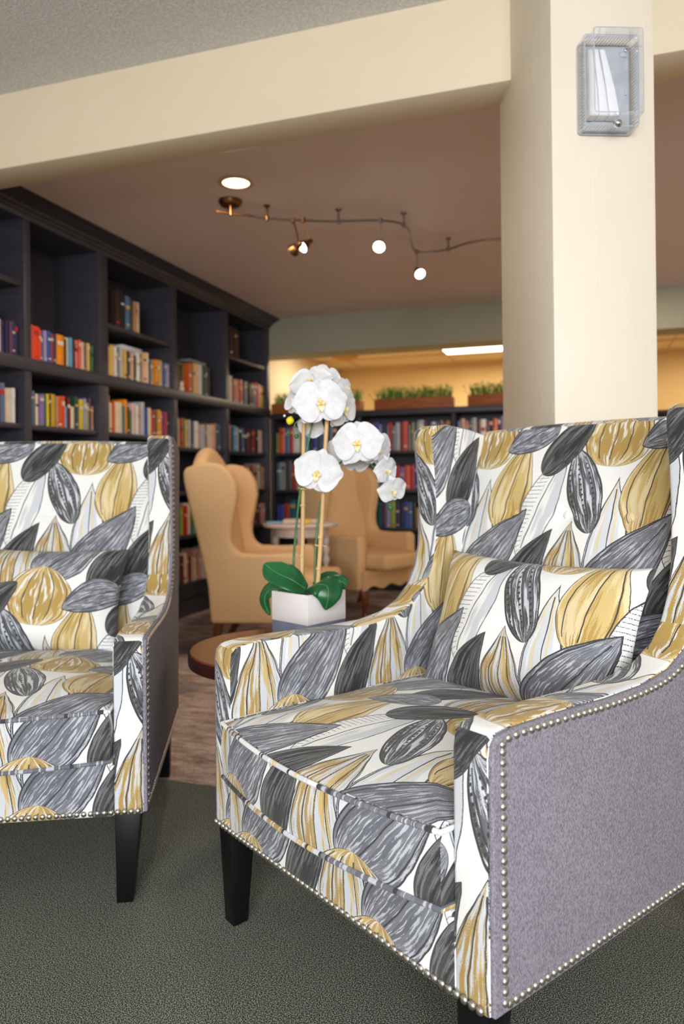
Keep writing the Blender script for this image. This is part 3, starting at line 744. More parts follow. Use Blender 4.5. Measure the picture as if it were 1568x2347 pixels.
row('dark brown*.8*.85,steel blue*1.5*1.02,cream*1*.92,violet*1.6*.95,teal*1.2*1.0,yellow*.9*.98,black*.7*.97,mustard*1.7*1.0,tan*.6*.95,deep orange*1.5*.98,red-orange*1.4*.99,sky blue*.6*.7,maroon*1*.96,cream*1.3*.7,dark green*1.3*1.05,grey*.8*.8,yellow*1.7*.98,lavender*1.1*1.02,lime*1*.9,plum*1*1.06,tan*.6*.8',
    3.245, 3.80, 1.293, 'L', 'lower shelf of second bay, tall bookcase', 'books on the lower shelf of the second bay', h0=.180)
row('dark brown*2.1*1.12,black*1.6*1.1,_*1.0,steel blue*2.0*1.05,dark green*1*.97,brick red*.8*.95,tan*.9*.96,cream*1.6*.98', 4.02, 4.30, 1.965, 'L', 'small top shelf of third bay', 'books on the small top shelf', h0=.21)
row('brown*.8*.95,gold*.9*.97,gold*1.3*1.02,white*.8,black*.9,grey*.9,light grey*1*.98,gold*1.1*1.02,black*1*.97,slate*1*.93,peach*1.1*.98,dark grey*.8*.9,white*1.5*1.02,teal*1*.98,peach*1.6*1.08,cream*.9*1.1,navy*1*.9,grey*.9*.88,tan*1*.92,orange*1*.95,tan*1*.9,gold*1*.95,brick red*1*.9,steel blue*1*.9,lavender*1.4*.9',
    3.925, 4.65, 1.640, 'L', 'ledge of third bay, tall bookcase', 'books on the ledge of the third bay', h0=.195)
row('pink*1.1*1.15,cream*1*.95,deep orange*.8*1.02,cream*2.6*.98,teal*.8*.9,orange*1.3*1.12,dark brown*.8*.9,green*.9*.8,pale pink*1.2*1.02,white*1.1*1.0,pink*1*1.0,light grey*1.5*1.12,blue*.8*.95,cream*1.3*.95,peach*.8*.9,red*1.3*.93,green*.9*.92,orange*1.3*.93,gold*.8*.9,_*.8,magenta*1.5*.9,brown*.6*.85',
    3.925, 4.65, 1.293, 'L', 'lower shelf of third bay, tall bookcase', 'books on the lower shelf of the third bay', h0=.195)
row('deep orange*1.2*1.0,brown*1*1.02,gold*1.3*1.03,peach*1.4*1.03,white*1.0*1.03,slate*1.4*1.12,dark green*1.2*1.08,navy*1.1*1.05,black*1.2*1.03', 4.93, 5.26, 1.640, 'L', 'ledge of fourth bay, tall bookcase', 'books on the ledge of the fourth bay', h0=.225)
row('pink*1.4*1.05,cream*.8,brick red*.8,olive*1.1*1.03,gold*.8,grey*1*.98,light grey*1*1.02,dark grey*.9,_*.5,white*1.6*1.0,orange*.7*.9,_*1.2,light grey*.9*.9,brown*.8,pale pink*1.1*.92,cream*1.1*.94,pale pink*1*.92,pink*1*.93,tan*.8*1.0,dark green*.8*.9,steel blue*1.8*1.02,_*.6',
    4.73, 5.47, 1.233, 'L', 'lower shelf of fourth bay, tall bookcase', 'books on the lower shelf of the fourth bay', h0=.205)
row('dark brown*1*1,maroon*1*.98,dark brown*1*1.02,black*1*.98', 5.60, 5.80, 2.023, 'L', 'top shelf of fifth bay', 'dark books on the top shelf', h0=.245)
row('brown*1*.9,pale pink*1.4*1.05,brown*.7,deep orange*1.1,pink*.8*.98,brick red*1.4*1.0,_*.6,slate*1.3*1.0,black*1,dark brown*1.1*.96,dark grey*1,steel blue*1*.98,red*1*1.08,pink*1.3*1.02,yellow*1.6*1.0',
    5.55, 6.30, 1.640, 'L', 'ledge of fifth bay, tall bookcase', 'books on the ledge of the fifth bay', h0=.205)
row('pink*1.5*1.06,black*.8,sky blue*1*1.02,light grey*1,navy*1*1.02,steel blue*1,black*1,maroon*1.2*.98,dark brown*1,brick red*1.6*.98,black*.7,pale pink*1.8*1.0,green*.7*.9',
    5.54, 6.28, 1.233, 'L', 'lower shelf of fifth bay, tall bookcase', 'books on the lower shelf of the fifth bay', h0=.205)
MIX = ['brown', 'cream', 'red', 'navy', 'grey', 'teal', 'tan', 'brick red', 'white', 'blue', 'black', 'olive', 'gold', 'dark green']
row(rnd(13, MIX), 5.54, 6.28, .908, 'L', 'third shelf down in fifth bay', 'books low in the fifth bay', h0=.205)
row(rnd(12, ['navy', 'steel blue', 'pink', 'maroon', 'teal', 'white', 'brown']), 5.54, 6.28, .588, 'L', 'fourth shelf down in fifth bay', 'books low in the fifth bay', h0=.20)
row(rnd(13, ['yellow', 'green', 'orange', 'tan', 'red', 'sky blue', 'blue', 'lime', 'cream']), 4.73, 5.40, .588, 'L', 'fourth shelf down in fourth bay', 'books low in the fourth bay', h0=.21)
row(rnd(16, ['white', 'pale pink', 'cream', 'light grey', 'tan', 'maroon', 'pink', 'dark brown', 'peach']), 4.73, 5.45, .236, 'L', 'bottom shelf of fourth bay', 'books low in the fourth bay', h0=.20)
# low bookcase rows
row('olive*.7*.8,deep orange*1.3*1.0,steel blue*1.2*.98,red*.9*1.0,white*1.5*.98,grey*.7*.9,sky blue*1.6*1.0,black*.8,blue*1*1.0,dark grey*1,steel blue*1,_*.6,slate*1.1,maroon*1,navy*1*1.02,brown*1,light grey*1*.95,red*1',
    lw[0]+.02, lx[1]-.02, 1.235, 'B', 'top shelf of low bookcase, left bay', 'books on the low bookcase', h0=.235)
row('brown*.7*1.0,red-orange*1.2*1.08,gold*.7,indigo*1*1.05,blue*1*1.06,violet*.8*1.0,navy*1.2*.98,black*.8*.95,red*1*1.0,slate*1*.9,light grey*1.2*1.0,maroon*.8*1.0,coral*1.4*1.06,black*.8*.95,olive*1.1*1.0,dark brown*1,light grey*1.6*1.08,plum*1*1.02,navy*1,white*1.1*1.0,steel blue*1,brown*1.1*1.05,red*.9,tan*1',
    lw[1]+.01, lx[2]-.01, 1.235, 'B', 'top shelf of low bookcase, middle bay', 'books on the low bookcase', h0=.24)
row('blue*1,tan*1.5*1.08,pink*1*1.02,navy*1,light grey*1.3*1.1,brown*1,white*1.7*1.03,plum*1*1.0,dark brown*1,coral*1.3*1.06,plum*1*1.08,violet*1*1.12,indigo*1*1.1',
    lw[2]+.01, lw[2]+.44, 1.235, 'B', 'top shelf of low bookcase, right bay', 'books on the low bookcase', h0=.24)
row(rnd(15, ['slate', 'brown', 'gold', 'grey', 'navy', 'brick red', 'white', 'dark grey', 'olive']), lw[0]+.02, lx[1]-.02, .895, 'B', 'second shelf of low bookcase, left bay', 'books on the low bookcase', h0=.23)
row('violet*1,indigo*1,plum*1,steel blue*1,lavender*1,navy*1,grey*1,red*1,violet*1*.95,coral*1.2*1.0,red*1,blue*1.2*1.22,steel blue*1.2*1.2,red*1.1*1.18,brown*1,navy*1,violet*1*1.0,maroon*1', lw[1]+.01, lx[2]-.01, .895, 'B', 'second shelf of low bookcase, middle bay', 'books on the low bookcase', h0=.205)
row(rnd(14, ['blue', 'teal', 'dark green', 'navy', 'maroon', 'sky blue', 'brick red', 'slate']), lw[0]+.02, lx[1]-.02, .555, 'B', 'third shelf of low bookcase, left bay', 'books on the low bookcase', h0=.22)
row('teal*1.2*1,plum*1,lavender*1.1,lime*1.3*1.04,indigo*1.1,navy*1,blue*1.2*1.03,steel blue*1,dark brown*1,gold*1.2*.78,black*.8,navy*1,sky blue*1.5*1.05,dark brown*1,brown*1,navy*1', lw[1]+.14, lx[2]-.05, .555, 'B', 'third shelf of low bookcase, middle bay', 'books on the low bookcase', h0=.225)
print('BOOKS', BOOKS)
# odd things on the shelves
GREENM = mat('verdigris figure', srgb(92, 108, 84), .6)
DARKB = mat('dark bronze', srgb(40, 34, 32), .5)
t = thing('figurine', 'dark green leaf shaped figurine on the small top shelf of the bookcase', 'figurine', (FX-.10, 3.966, 1.965))
obj('base', MB().lathe([(.04, 0), (.042, .012), (.02, .02)], n=16), DARKB, t)
mb = MB().tube([(0, 0, .01), (0, .004, .12), (0, -.004, .225)], [.012, .010, .004], 8)
for k in range(6):
    z = .05+k*.03; s = 1 if k % 2 else -1
    mb.tube(catmull([(0, 0, z), (0, s*.030, z+.012), (0, s*.042, z+.035)], 3), [.012, .013, .013, .012, .010, .007, .003], 8)
obj('leaves', mb, GREENM, t)
t = thing('picture_frame', 'framed dark picture leaning on the ledge of the fourth bay', 'picture', (FX-.06, 4.74, 1.640))
obj('frame', MB().box(-.012, 0, 0, .006, .014, .215).box(-.012, .156, 0, .006, .17, .215).box(-.012, .014, 0, .006, .156, .012).box(-.012, .014, .203, .006, .156, .215), mat('gilt frame', srgb(150, 116, 66), .4), t, smooth=False)
obj('canvas', MB().box(-.010, .012, .010, -.002, .158, .205), mat('dark painting', srgb(92, 76, 50), .5, scale=18, var=.25), t, smooth=False)
tag(obj('ornament', MB().lathe([(.018, 0), (.022, .02), (.013, .035), (.016, .05), (.012, .066), (.002, .074)], (FX-.012, 4.80, 1.641), 14), mat('pale ornament', srgb(226, 196, 178), .4), None), 'small pale ornament standing before the framed picture', 'ornament')
tag(obj('tray', MB().box(FX-.26, 4.95, 1.640+.242, FX-.03, 5.20, 1.640+.262), mat('grey slab', srgb(120, 130, 136), .4), None, bevel=.003), 'grey flat box lying across books on the ledge of the fourth bay', 'box')
tag(obj('magazine_file', MB().box(FX-.20, 4.10, 1.642+.19, FX-.03, 4.32, 1.642+.222), mat('pale grey box', srgb(196, 198, 206), .5), None, bevel=.003), 'pale grey flat box lying on the books of the third bay ledge', 'box')
CONE = mat('pine cone', srgb(70, 48, 36), .7)
for k, (dx, r, hh) in enumerate(((.0, .034, .11), (.068, .030, .085))):
    p = Vector((lw[1]+.04+dx, LY0+.040, .556)); mb = MB()
    mb.lathe([(r*.35, 0), (r*.8, hh*.12), (r*.9, hh*.35), (r*.65, hh*.7), (r*.2, hh)], p, 12)
    for j in range(8):
        for i in range(8):
            a = i*math.pi/4+j*.39; zz = hh*(.08+.11*j); rr = r*(.95*math.sin(math.pi*(.2+.08*j*.98)))
            c = p+Vector((rr*math.cos(a), rr*math.sin(a), zz)); mb.obox(c, (math.cos(a)*.008, math.sin(a)*.008, .004), (-math.sin(a)*.008, math.cos(a)*.008, 0), (0, 0, .003))
    tag(obj('pine_cone', mb, CONE), ('larger' if k == 0 else 'smaller')+' brown pine cone in front of books low in the back bookcase', 'pine cone', 'pine cones on the low bookcase')

# ------------------------------------------------------------------ planters on the low bookcase
CEDAR = mat('reddish planter wood', srgb(168, 92, 48), .6, scale=14, stretch=(.3, 1, 3), var=.15)
SOIL = mat('dark soil', srgb(48, 36, 28), .95)
FOL = mat('green foliage', srgb(132, 186, 72), .6, var=.3, scale=40)
def planter(pa, pb, label, seed):
    r = random.Random(seed); xa, xb = ony(pa, 930, LY0+.06).x, ony(pb, 930, LY0+.06).x; Wd = xb-xa
    t = thing('planter_box', label, 'planter', ((xa+xb)/2, LY0+.13, 1.598), 0, 'wooden planters along the low bookcase'); h = Wd/2
    mb = MB().box(-h, -.075, 0, h, -.062, .098).box(-h, .062, 0, h, .075, .098).box(-h, -.062, 0, -h+.014, .062, .098).box(h-.014, -.062, 0, h, .062, .098).box(-h+.014, -.062, 0, h-.014, .062, .012)
    obj('box', mb, CEDAR, t, bevel=.002); obj('soil', MB().box(-h+.015, -.061, .012, h-.015, .061, .080), SOIL, t, smooth=False)
    mb = MB(); n = int(Wd/.016)
    for i in range(n):
        for j in range(5):
            bx = -h+.02+(Wd-.04)*(i+r.random())/n; byy = r.uniform(-.055, .055); H = r.uniform(.06, .125); lean = Vector((r.uniform(-.05, .05), r.uniform(-.06, .04), 0))
            if r.random() < .12: lean *= 1.8
            tip = Vector((bx, byy, .08+H))+lean; b0 = Vector((bx, byy, .075)); mb.tube([b0, (b0+tip)/2+lean*.2, tip], [.0022, .0016, .0008], 4)
            for q in range(12):
                f = .15+.85*q/11; c = b0.lerp(tip, f)+lean*.2*math.sin(f*3.1); a = r.uniform(0, 6.28); e = r.uniform(-.2, .9)
                d = Vector((math.cos(a), math.sin(a), e)).normalized()*r.uniform(.020, .034); s_ = d.cross(Vector((0, 0, 1))).normalized()*.0062
                mb.add([c, c+d*.5+s_, c+d, c+d*.5-s_+Vector((0, 0, .001))], [(0, 1, 2, 3)])
    o = obj('foliage', mb, FOL, t, smooth=False)
planter(622, 824, 'wooden planter of low greenery behind the tall orchid flowers', 1)
planter(858, 1036, 'wooden planter of low greenery in the middle of the low bookcase top', 2)
planter(1072, 1250, 'wooden planter of low greenery running behind the column', 3)
# dark cabinet seen right of the column
p = onz(1522, 955, 0); cpos = EYEP+ray(1535, 936)*5.6
t = thing('cabinet', 'dark brown cabinet top just visible right of the column', 'cabinet', (cpos.x+.36, cpos.y+.2, 0), math.radians(-22))
obj('body', MB().box(-.42, -.22, .06, .42, .22, cpos.z-.03), mat('dark brown cabinet wood', srgb(66, 44, 36), .5), t, bevel=.004)
obj('top', MB().box(-.44, -.24, cpos.z-.03, .44, .24, cpos.z), MATS['dark brown cabinet wood'], t, bevel=.004)
for i in (-1, 1):
    obj('door', MB().box(i*.21-.20, -.235, .10, i*.21+.20, -.22, cpos.z-.06), MATS['dark brown cabinet wood'], t, bevel=.003)
    for j in (-1, 1): obj('foot', MB().box(i*.38-.03, j*.18-.03, 0, i*.38+.03, j*.18+.03, .06), MATS['dark brown cabinet wood'], t)

# ------------------------------------------------------------------ round dark table and the potted orchid
CHERRY = mat('cherry table top', srgb(122, 62, 34), .22, scale=6, stretch=(.3, 2.5, 1), var=.08, coat=.3)
CHERRYD = mat('dark cherry table edge', srgb(58, 26, 20), .3)
tc_ = camxy((650-784)/1712*2.17, 2.17)
t = thing('side_table', 'round dark cherry side table between the two patterned armchairs', 'table', (tc_.x, tc_.y, 0))
obj('tabletop', MB().lathe([(.255, .456), (.268, .458), (.274, .464), (.276, .478), (.275, .493), (.271, .499), (.001, .500)], n=72), (CHERRY), t)
obj('edge_band', MB().lathe([(.2755, .461), (.2775, .466), (.2775, .490), (.2755, .495)], n=72, cap=False), CHERRYD, t, label='darker turned table edge')
obj('pedestal', MB().lathe([(.05, .03), (.045, .06), (.028, .10), (.024, .22), (.034, .32), (.024, .40), (.06, .445), (.09, .457)], n=24), CHERRYD, t)
for k in range(4):
    a = k*math.pi/2+.5; pts = catmull([(.03*math.cos(a), .03*math.sin(a), .09), (.07*math.cos(a), .07*math.sin(a), .075), (.12*math.cos(a), .12*math.sin(a), .03), (.145*math.cos(a), .145*math.sin(a), .013)], 4)
    obj('foot', MB().tube(pts, [.018-.0006*i for i in range(13)], 8), CHERRYD, t)
PZ = .5003
POTW = mat('white glazed ceramic', srgb(238, 232, 230), .35, var=.01); POTB = mat('slate blue glaze', srgb(122, 128, 150), .5, var=.10, scale=25)
LEAF = mat('waxy green leaf', srgb(28, 96, 52), .32, var=.18, scale=14); LEAFR = mat('leaf rib', srgb(112, 168, 116), .4)
STEMM = mat('green orchid stem', srgb(58, 112, 56), .45, scale=60, var=.15)
BAMB = mat('pale bamboo', srgb(218, 178, 122), .5, scale=20, stretch=(1, 1, .2), var=.08)
def petal_mat():
    m, nt, b = newmat('white orchid petal'); tc = N(nt, 'ShaderNodeTexCoord')
    n = noise_tex(nt, tc.outputs['Object'], 60, 3); r = ramp(nt, n.outputs['Fac'], [(.3, srgb(218, 217, 219)), (.7, srgb(232, 232, 234))])
    nt.links.new(r.outputs[0], b.inputs['Base Color']); b.inputs['Roughness'].default_value = .55
    b.inputs['Subsurface Weight'].default_value = .08; b.inputs['Subsurface Radius'].default_value = (.02, .02, .02); b.inputs['Subsurface Scale'].default_value = .3
    return m
PETAL = petal_mat(); LIP = mat('pale yellow orchid lip', srgb(246, 232, 180), .5, var=.05); LIPY = mat('yellow orchid throat', srgb(240, 190, 30), .5)
SPECK = mat('wine speckle', srgb(176, 110, 110), .5)
pc = camxy(-.101, 2.178); ang = math.atan2(_cy, _sy)+math.pi/4+math.radians(1)
orch = thing('potted_orchid', 'white potted orchid in a two tone square pot on the round table', 'orchid', (pc.x, pc.y, PZ), 0)
Mi = Matrix.Translation((-pc.x, -pc.y, -PZ))
def L(p): return Mi @ Vector(p)
def at_(x, y, d): return L(at(x, y, d))
Rz = Matrix.Rotation(ang, 4, 'Z')
def potpart(z0, z1, z2=None):
    h = .0765; mb = MB(); v = []
    return h
h = .0765
def sq(hh, z): return [Rz @ Vector((sx*hh, sy*hh, z)) for sx, sy in ((-1, -1), (1, -1), (1, 1), (-1, 1))]
mb = MB(); rings = [sq(h-.0005, .0), sq(h-.0003, .0755)]
mb.add(rings[0]+rings[1], [(3, 2, 1, 0), (4, 5, 6, 7)]+[(i, (i+1) % 4, (i+1) % 4+4, i+4) for i in range(4)]); obj('pot_base', mb, POTB, orch, bevel=.003, label='slate blue lower band')
mb = MB(); v = sq(h, .0755)+sq(h, .160)+sq(h-.009, .160)+sq(h-.009, .13)
mb.add(v, [(3, 2, 1, 0), (12, 13, 14, 15)]+[(k*4+i, k*4+(i+1) % 4, k*4+(i+1) % 4+4, k*4+i+4) for k in range(3) for i in range(4)])
obj('pot', mb, POTW, orch, bevel=.0025, label='white glazed upper pot')
mb = MB()
for k in range(60):
    a = random.uniform(0, 6.28); rr = .06*math.sqrt(random.random()); mb.lathe([(.002, -.004), (.009, 0), (.006, .005), (.001, .007)], (rr*math.cos(a), rr*math.sin(a), .138), 7)
o = obj('moss', mb, mat('dark moss pebbles', srgb(88, 84, 86), .6), orch); o['kind'] = 'stuff'
def stake(p0, p1, nodes):
    mb = MB(); pts = []; rs = []
    n = 24
    for k in range(n+1):
        f = k/n; pts.append(p0.lerp(p1, f)+Vector((math.sin(f*5)*.0015, 0, 0))); rs.append(.0068-.0008*f)
    mb.tube(pts, rs, 12)
    for f in nodes:
        c = p0.lerp(p1, f); mb.lathe([(.0066, -.004), (.0088, -.001), (.0085, .002), (.0066, .005)], c, 12, axis=p1-p0, cap=False)
    obj('bamboo_stake', mb, BAMB, orch)
D0 = 2.178
stake(at_(690, 1345, D0)-Vector((0, 0, .02)), at_(698, 934, D0+.02), [.2, .47, .72, .60])
stake(at_(727, 1340, D0-.01)-Vector((0, 0, .02)), at_(751, 958, D0-.01), [.13, .31, .62, .80])
for cc, (a, b) in (((694, 1120), (690, 1118)), ((731, 1250), (729, 1252))):
    c = at_(cc[0], cc[1], D0); ring = [c+Vector((math.cos(q)*.012, math.sin(q)*.012, math.sin(q*2)*.002)) for q in (2*math.pi*k/12 for k in range(13))]
    obj('twine_tie', MB().tube(ring, .0026, 6, cap=False).tube([ring[0], ring[0]+Vector((.012, 0, -.004))], .0018, 6), BAMB, orch)
def stem(pts, r0, r1, n=6):
    p = catmull([at_(*q) for q in pts], n); obj('stem', MB().tube(p, [r0+(r1-r0)*k/(len(p)-1) for k in range(len(p))], 8), STEMM, orch)
stem([(676, 1345, D0), (673, 1290, D0), (680, 1200, D0), (690, 1110, D0-.01), (702, 1040, D0), (714, 980, D0), (722, 935, D0), (728, 890, D0-.02), (742, 895, D0-.05)], .0040, .0022)
stem([(723, 1345, D0), (722, 1290, D0), (727, 1210, D0+.01), (738, 1140, D0+.02), (752, 1095, D0+.02), (775, 1065, D0), (805, 1048, D0-.02), (838, 1052, D0-.02), (862, 1080, D0-.02), (876, 1110, D0-.02), (884, 1145, D0-.02), (894, 1162, D0-.02)], .0038, .0020)
stem([(700, 945, D0), (688, 960, D0), (676, 972, D0), (672, 990, D0)], .0018, .0014)
stem([(676, 975, D0), (682, 990, D0), (686, 1000, D0)], .0016, .0012)
stem([(805, 1048, D0-.02), (822, 1040, D0-.05), (838, 1033, D0-.06)], .0018, .0014)
stem([(838, 1052, D0-.02), (855, 1068, D0-.03), (874, 1068, D0-.03)], .0016, .0012)
def bud(x, y, d, r, m): obj('bud', MB().lathe([(r*.25, -r), (r*.8, -r*.55), (r, 0), (r*.8, r*.55), (r*.2, r*1.05)], at_(x, y, d), 12, axis=(.3, .2, 1)), m, orch)
bud(665, 964, D0-.01, .012, mat('yellow bud', srgb(238, 220, 40), .5)); bud(661, 992, D0, .006, STEMM); bud(680, 1000, D0, .0075, STEMM); bud(895, 1164, D0-.02, .009, STEMM)
bud(652, 953, D0, .004, PETAL)
rf = random.Random(11)
def flower(x, y, d, r, yaw, pitch, roll, size=1.0):
    """phalaenopsis bloom: two broad petals, three sepals, a small lip; yaw/pitch turn it off the camera axis"""
    c = at_(x, y, d)
    n = (-FWD+RGT*math.tan(math.radians(yaw))+UPV*math.tan(math.radians(pitch))).normalized()
    uu = (UPV-n*UPV.dot(n)).normalized(); uu = (Matrix.Rotation(math.radians(roll), 4, n) @ uu); rr_ = uu.cross(n)*1.0
    mb = MB()
    def petal(ang, ln, wd, tipw, cup, zoff, ph):
        dr = uu*math.cos(ang)+rr_*math.sin(ang); sd_ = dr.cross(n)
        def f(u, v):
            a = 2*u-1; w_ = wd*(math.sin(math.pi*min(1, (v*.93+.02))**tipw)**.62)
            ruf = .035*math.sin(a*5+ph+v*4)*r*v
            x_ = a*w_*r; l_ = ln*r*v*(1-.10*a*a*v)
            hgt = (-cup*1.35*(v-.3)**2*r+.035*r*math.cos(a*3.1)*(1-v)+.10*r*(abs(a)**2)*(1 if cup > 0 else -.6)+ruf+zoff*r)
            return c+dr*l_+sd_*x_+n*hgt
        mb.grid(f, 10, 12)
    petal(0+rf.uniform(-.08, .08), 1.0, .50, .95, .28, -.05, rf.random()*6)          # dorsal sepal
    petal(2.35+rf.uniform(-.1, .1), .98, .48, .95, .30, -.06, rf.random()*6)
    petal(-2.35+rf.uniform(-.1, .1), .98, .48, .95, .30, -.06, rf.random()*6)
    petal(1.38+rf.uniform(-.08, .08), 1.08, .80, .72, .26, .0, rf.random()*6)
    petal(-1.38+rf.uniform(-.08, .08), 1.08, .80, .72, .26, .01, rf.random()*6)
    o = obj('flower', mb, PETAL, orch, angle=180)
    lp = MB(); s = r*.42
    def lobe(ang, ln, wd, curl, mi=0):
        dr = uu*math.cos(ang)+rr_*math.sin(ang); sd_ = dr.cross(n)
        lp.grid(lambda u, v: c+n*(.06*r+curl*r*math.sin(v*2.2))+dr*(ln*r*v)+sd_*((2*u-1)*wd*r*math.sin(math.pi*(v*.9+.08))), 6, 7, mi)
    lobe(math.pi, .42, .12, .16); lobe(2.3, .22, .10, .24); lobe(-2.3, .22, .10, .24)
    lp.lathe([(.05*r, 0), (.075*r, .10*r), (.06*r, .20*r), (.01*r, .24*r)], c, 10, axis=n+uu*.35, mi=0)
    lp.lathe([(.03*r, .0), (.06*r, .05*r), (.01*r, .10*r)], c+n*.17*r-uu*.13*r, 8, axis=n, mi=1)
    for q in range(7):
        a = rf.uniform(-1.2, 1.2); cc = c+n*.09*r+(uu*math.cos(a+3.14)+rr_*math.sin(a+3.14))*r*rf.uniform(.10, .2); lp.lathe([(.012*r, 0), (.014*r, .006*r)], cc, 6, axis=n, mi=2)
    obj('lip', lp, (LIP, LIPY, SPECK), o, label='pale yellow orchid lip')
K = D0/1712
for x, y, dd, rp, yw, pt, rl in [
    (712, 876, .02, 47, -12, 35, 12), (752, 868, .05, 38, 35, 30, -18), (734, 922, -.06, 55, 6, 8, 8), (681, 918, .03, 38, -40, 15, -12), (784, 935, .01, 46, 45, -8, 20),
    (712, 976, .04, 30, -15, -20, 160), (792, 890, .03, 26, 55, 20, 0), (728, 1082, -.05, 50, -4, -6, -14), (820, 1016, -.07, 52, -8, 14, 4), (782, 1036, .02, 40, -35, -10, 25),
    (862, 1030, -.02, 44, 38, -5, -8), (886, 1078, -.04, 31, 40, -10, 10), (900, 1124, -.05, 32, 25, -25, 15), (815, 1058, .03, 30, -10, -40, 170)]:
    flower(x, y, D0+dd, rp*K*1.07, yw, pt, rl)
def leaf(pts, widths, normal, fold=.25):
    P = catmull([at_(*q) for q in pts], 6); n = len(P); nv = Vector(normal)
    mb = MB(); rows = []
    for k, p in enumerate(P):
        t = (P[min(k+1, n-1)]-P[max(k-1, 0)]).normalized(); sdv = t.cross(nv).normalized(); nn = sdv.cross(t).normalized()
        wv = interp([(i/(len(widths)-1), x) for i, x in enumerate(widths)], k/(n-1))
        for j in range(9):
            a = (j-4)/4; rows.append(p+sdv*(a*wv)+nn*(fold*abs(a)**1.5*wv))
    fs = [(k*9+j, k*9+j+1, (k+1)*9+j+1, (k+1)*9+j) for k in range(n-1) for j in range(8)]
    mb.add(rows, fs); o = obj('leaf', mb, LEAF, orch, angle=180)
    md = o.modifiers.new('thickness', 'SOLIDIFY'); md.thickness = .0018
    obj('rib', MB().tube([rows[k*9+4]+nv*.0012 for k in range(1, n-1)], .0007, 5), LEAFR, o)
TC = (-FWD*.75+Vector((0, 0, .65))).normalized()
leaf([(703, 1352, D0-.02), (670, 1330, D0-.04), (632, 1312, D0-.02), (606, 1292, D0+.0)], [.014, .036, .042, .036, .004], TC, .15)
leaf([(690, 1345, D0+.04), (676, 1325, D0+.06), (658, 1305, D0+.08)], [.012, .022, .004], TC)
leaf([(700, 1350, D0), (660, 1350, D0-.01), (620, 1352, D0+.02), (607, 1376, D0+.03), (618, 1410, D0+.03)], [.012, .022, .026, .024, .003], (-FWD*.6+Vector((0, 0, .4))-RGT*.6).normalized(), .1)
leaf([(704, 1350, D0-.0), (728, 1340, D0-.06), (750, 1345, D0-.085), (752, 1372, D0-.095), (746, 1398, D0-.085)], [.010, .034, .048, .034, .002], (-FWD*.8+Vector((0, 0, .55))+RGT*.2).normalized(), -.12)
leaf([(728, 1346, D0+.01), (756, 1334, D0+.0), (780, 1332, D0-.01), (795, 1342, D0-.01)], [.010, .018, .022, .012], TC, .1)
leaf([(722, 1342, D0+.05), (745, 1324, D0+.07), (768, 1322, D0+.08), (778, 1334, D0+.08)], [.010, .018, .016, .004], TC, .2)

# ------------------------------------------------------------------ small white table between the peach chairs
WTT = mat('whitewashed wood', srgb(222, 204, 192), .5, scale=20, var=.06)
c2 = camxy(-.278, 4.95)
t = thing('side_table', 'small whitewashed round table with turned legs between the peach chairs', 'table', (c2.x, c2.y, 0))
obj('tabletop', MB().lathe([(.225, .672), (.245, .676), (.252, .688), (.248, .700), (.001, .703)], n=48), WTT, t)
obj('apron', MB().lathe([(.17, .61), (.18, .612), (.18, .672), (.17, .673)], n=32), WTT, t)
for k in range(4):
    a = k*math.pi/2+.35; x, y = .165*math.cos(a), .165*math.sin(a); pr = [(.016, 0), (.020, .03), (.014, .06)]
    for j in range(7): z = .08+j*.068; pr += [(.013, z), (.024, z+.025), (.024, z+.042), (.013, z+.062)]
    obj('leg', MB().lathe(pr+[(.022, .57), (.022, .675)], (x, y, 0), 12), WTT, t)
tag(obj('magazine_stack', MB().box(-.10, -.08, 0, .12, .09, .022), mat('pale magazine', srgb(226, 200, 184), .6)), 'pale magazine lying on the small white table', 'magazine').matrix_world = Matrix.Translation((c2.x+.0, c2.y-.02, .7035)) @ Matrix.Rotation(.3, 4, 'Z')
tag(obj('box', MB().box(-.03, -.02, 0, .03, .02, .028), mat('yellow box', srgb(236, 190, 20), .5)), 'small yellow box on the small white table', 'box').matrix_world = Matrix.Translation((c2.x+.085, c2.y-.13, .7035)) @ Matrix.Rotation(.3, 4, 'Z')
tag(obj('booklet', MB().box(-.05, -.035, 0, .05, .035, .010), mat('sky booklet', srgb(120, 180, 210), .5)), 'pale blue booklet at the left on the small white table', 'booklet').matrix_world = Matrix.Translation((c2.x-.15, c2.y-.10, .7035)) @ Matrix.Rotation(.5, 4, 'Z')

# ------------------------------------------------------------------ ceiling lamps
BRONZE = mat('brushed bronze', srgb(120, 84, 52), .35, 1.0); STEEL = mat('brushed steel rail', srgb(134, 122, 114), .4, .9)
TRIMM = mat('white lamp trim', srgb(206, 180, 150), .5)
t = thing('recessed_light', 'round recessed ceiling light glowing above the track lamps', 'ceiling light', (CAN_AND_FILL[0][0], CAN_AND_FILL[0][1], CZ))
obj('trim_ring', MB().lathe([(.088, 0), (.088, -.006), (.078, -.010), (.068, -.008), (.066, 0)], n=40, cap=False), TRIMM, t)
obj('lens', MB().lathe([(.001, -.004), (.067, -.004)], n=40, cap=False), emit('lamp lens glow', (1, .84, .58, 1), 3.5), t, label='glowing warm lens')
TZ = 2.40
tr = thing('track_light', 'bronze and steel monorail track light with spot heads under the library ceiling', 'track light', (0, 0, 0))
cpz = onz(528, 460, CZ)
obj('canopy', MB().lathe([(.062, 0), (.062, -.012), (.052, -.026), (.020, -.034), (.001, -.035)], cpz, 32), BRONZE, tr)
kp = onz(528, 488, TZ)
obj('stem', MB().tube([Vector((kp.x, kp.y, CZ-.02)), Vector((kp.x, kp.y, TZ-.012))], .010, 12), BRONZE, tr, label='bronze power stem')
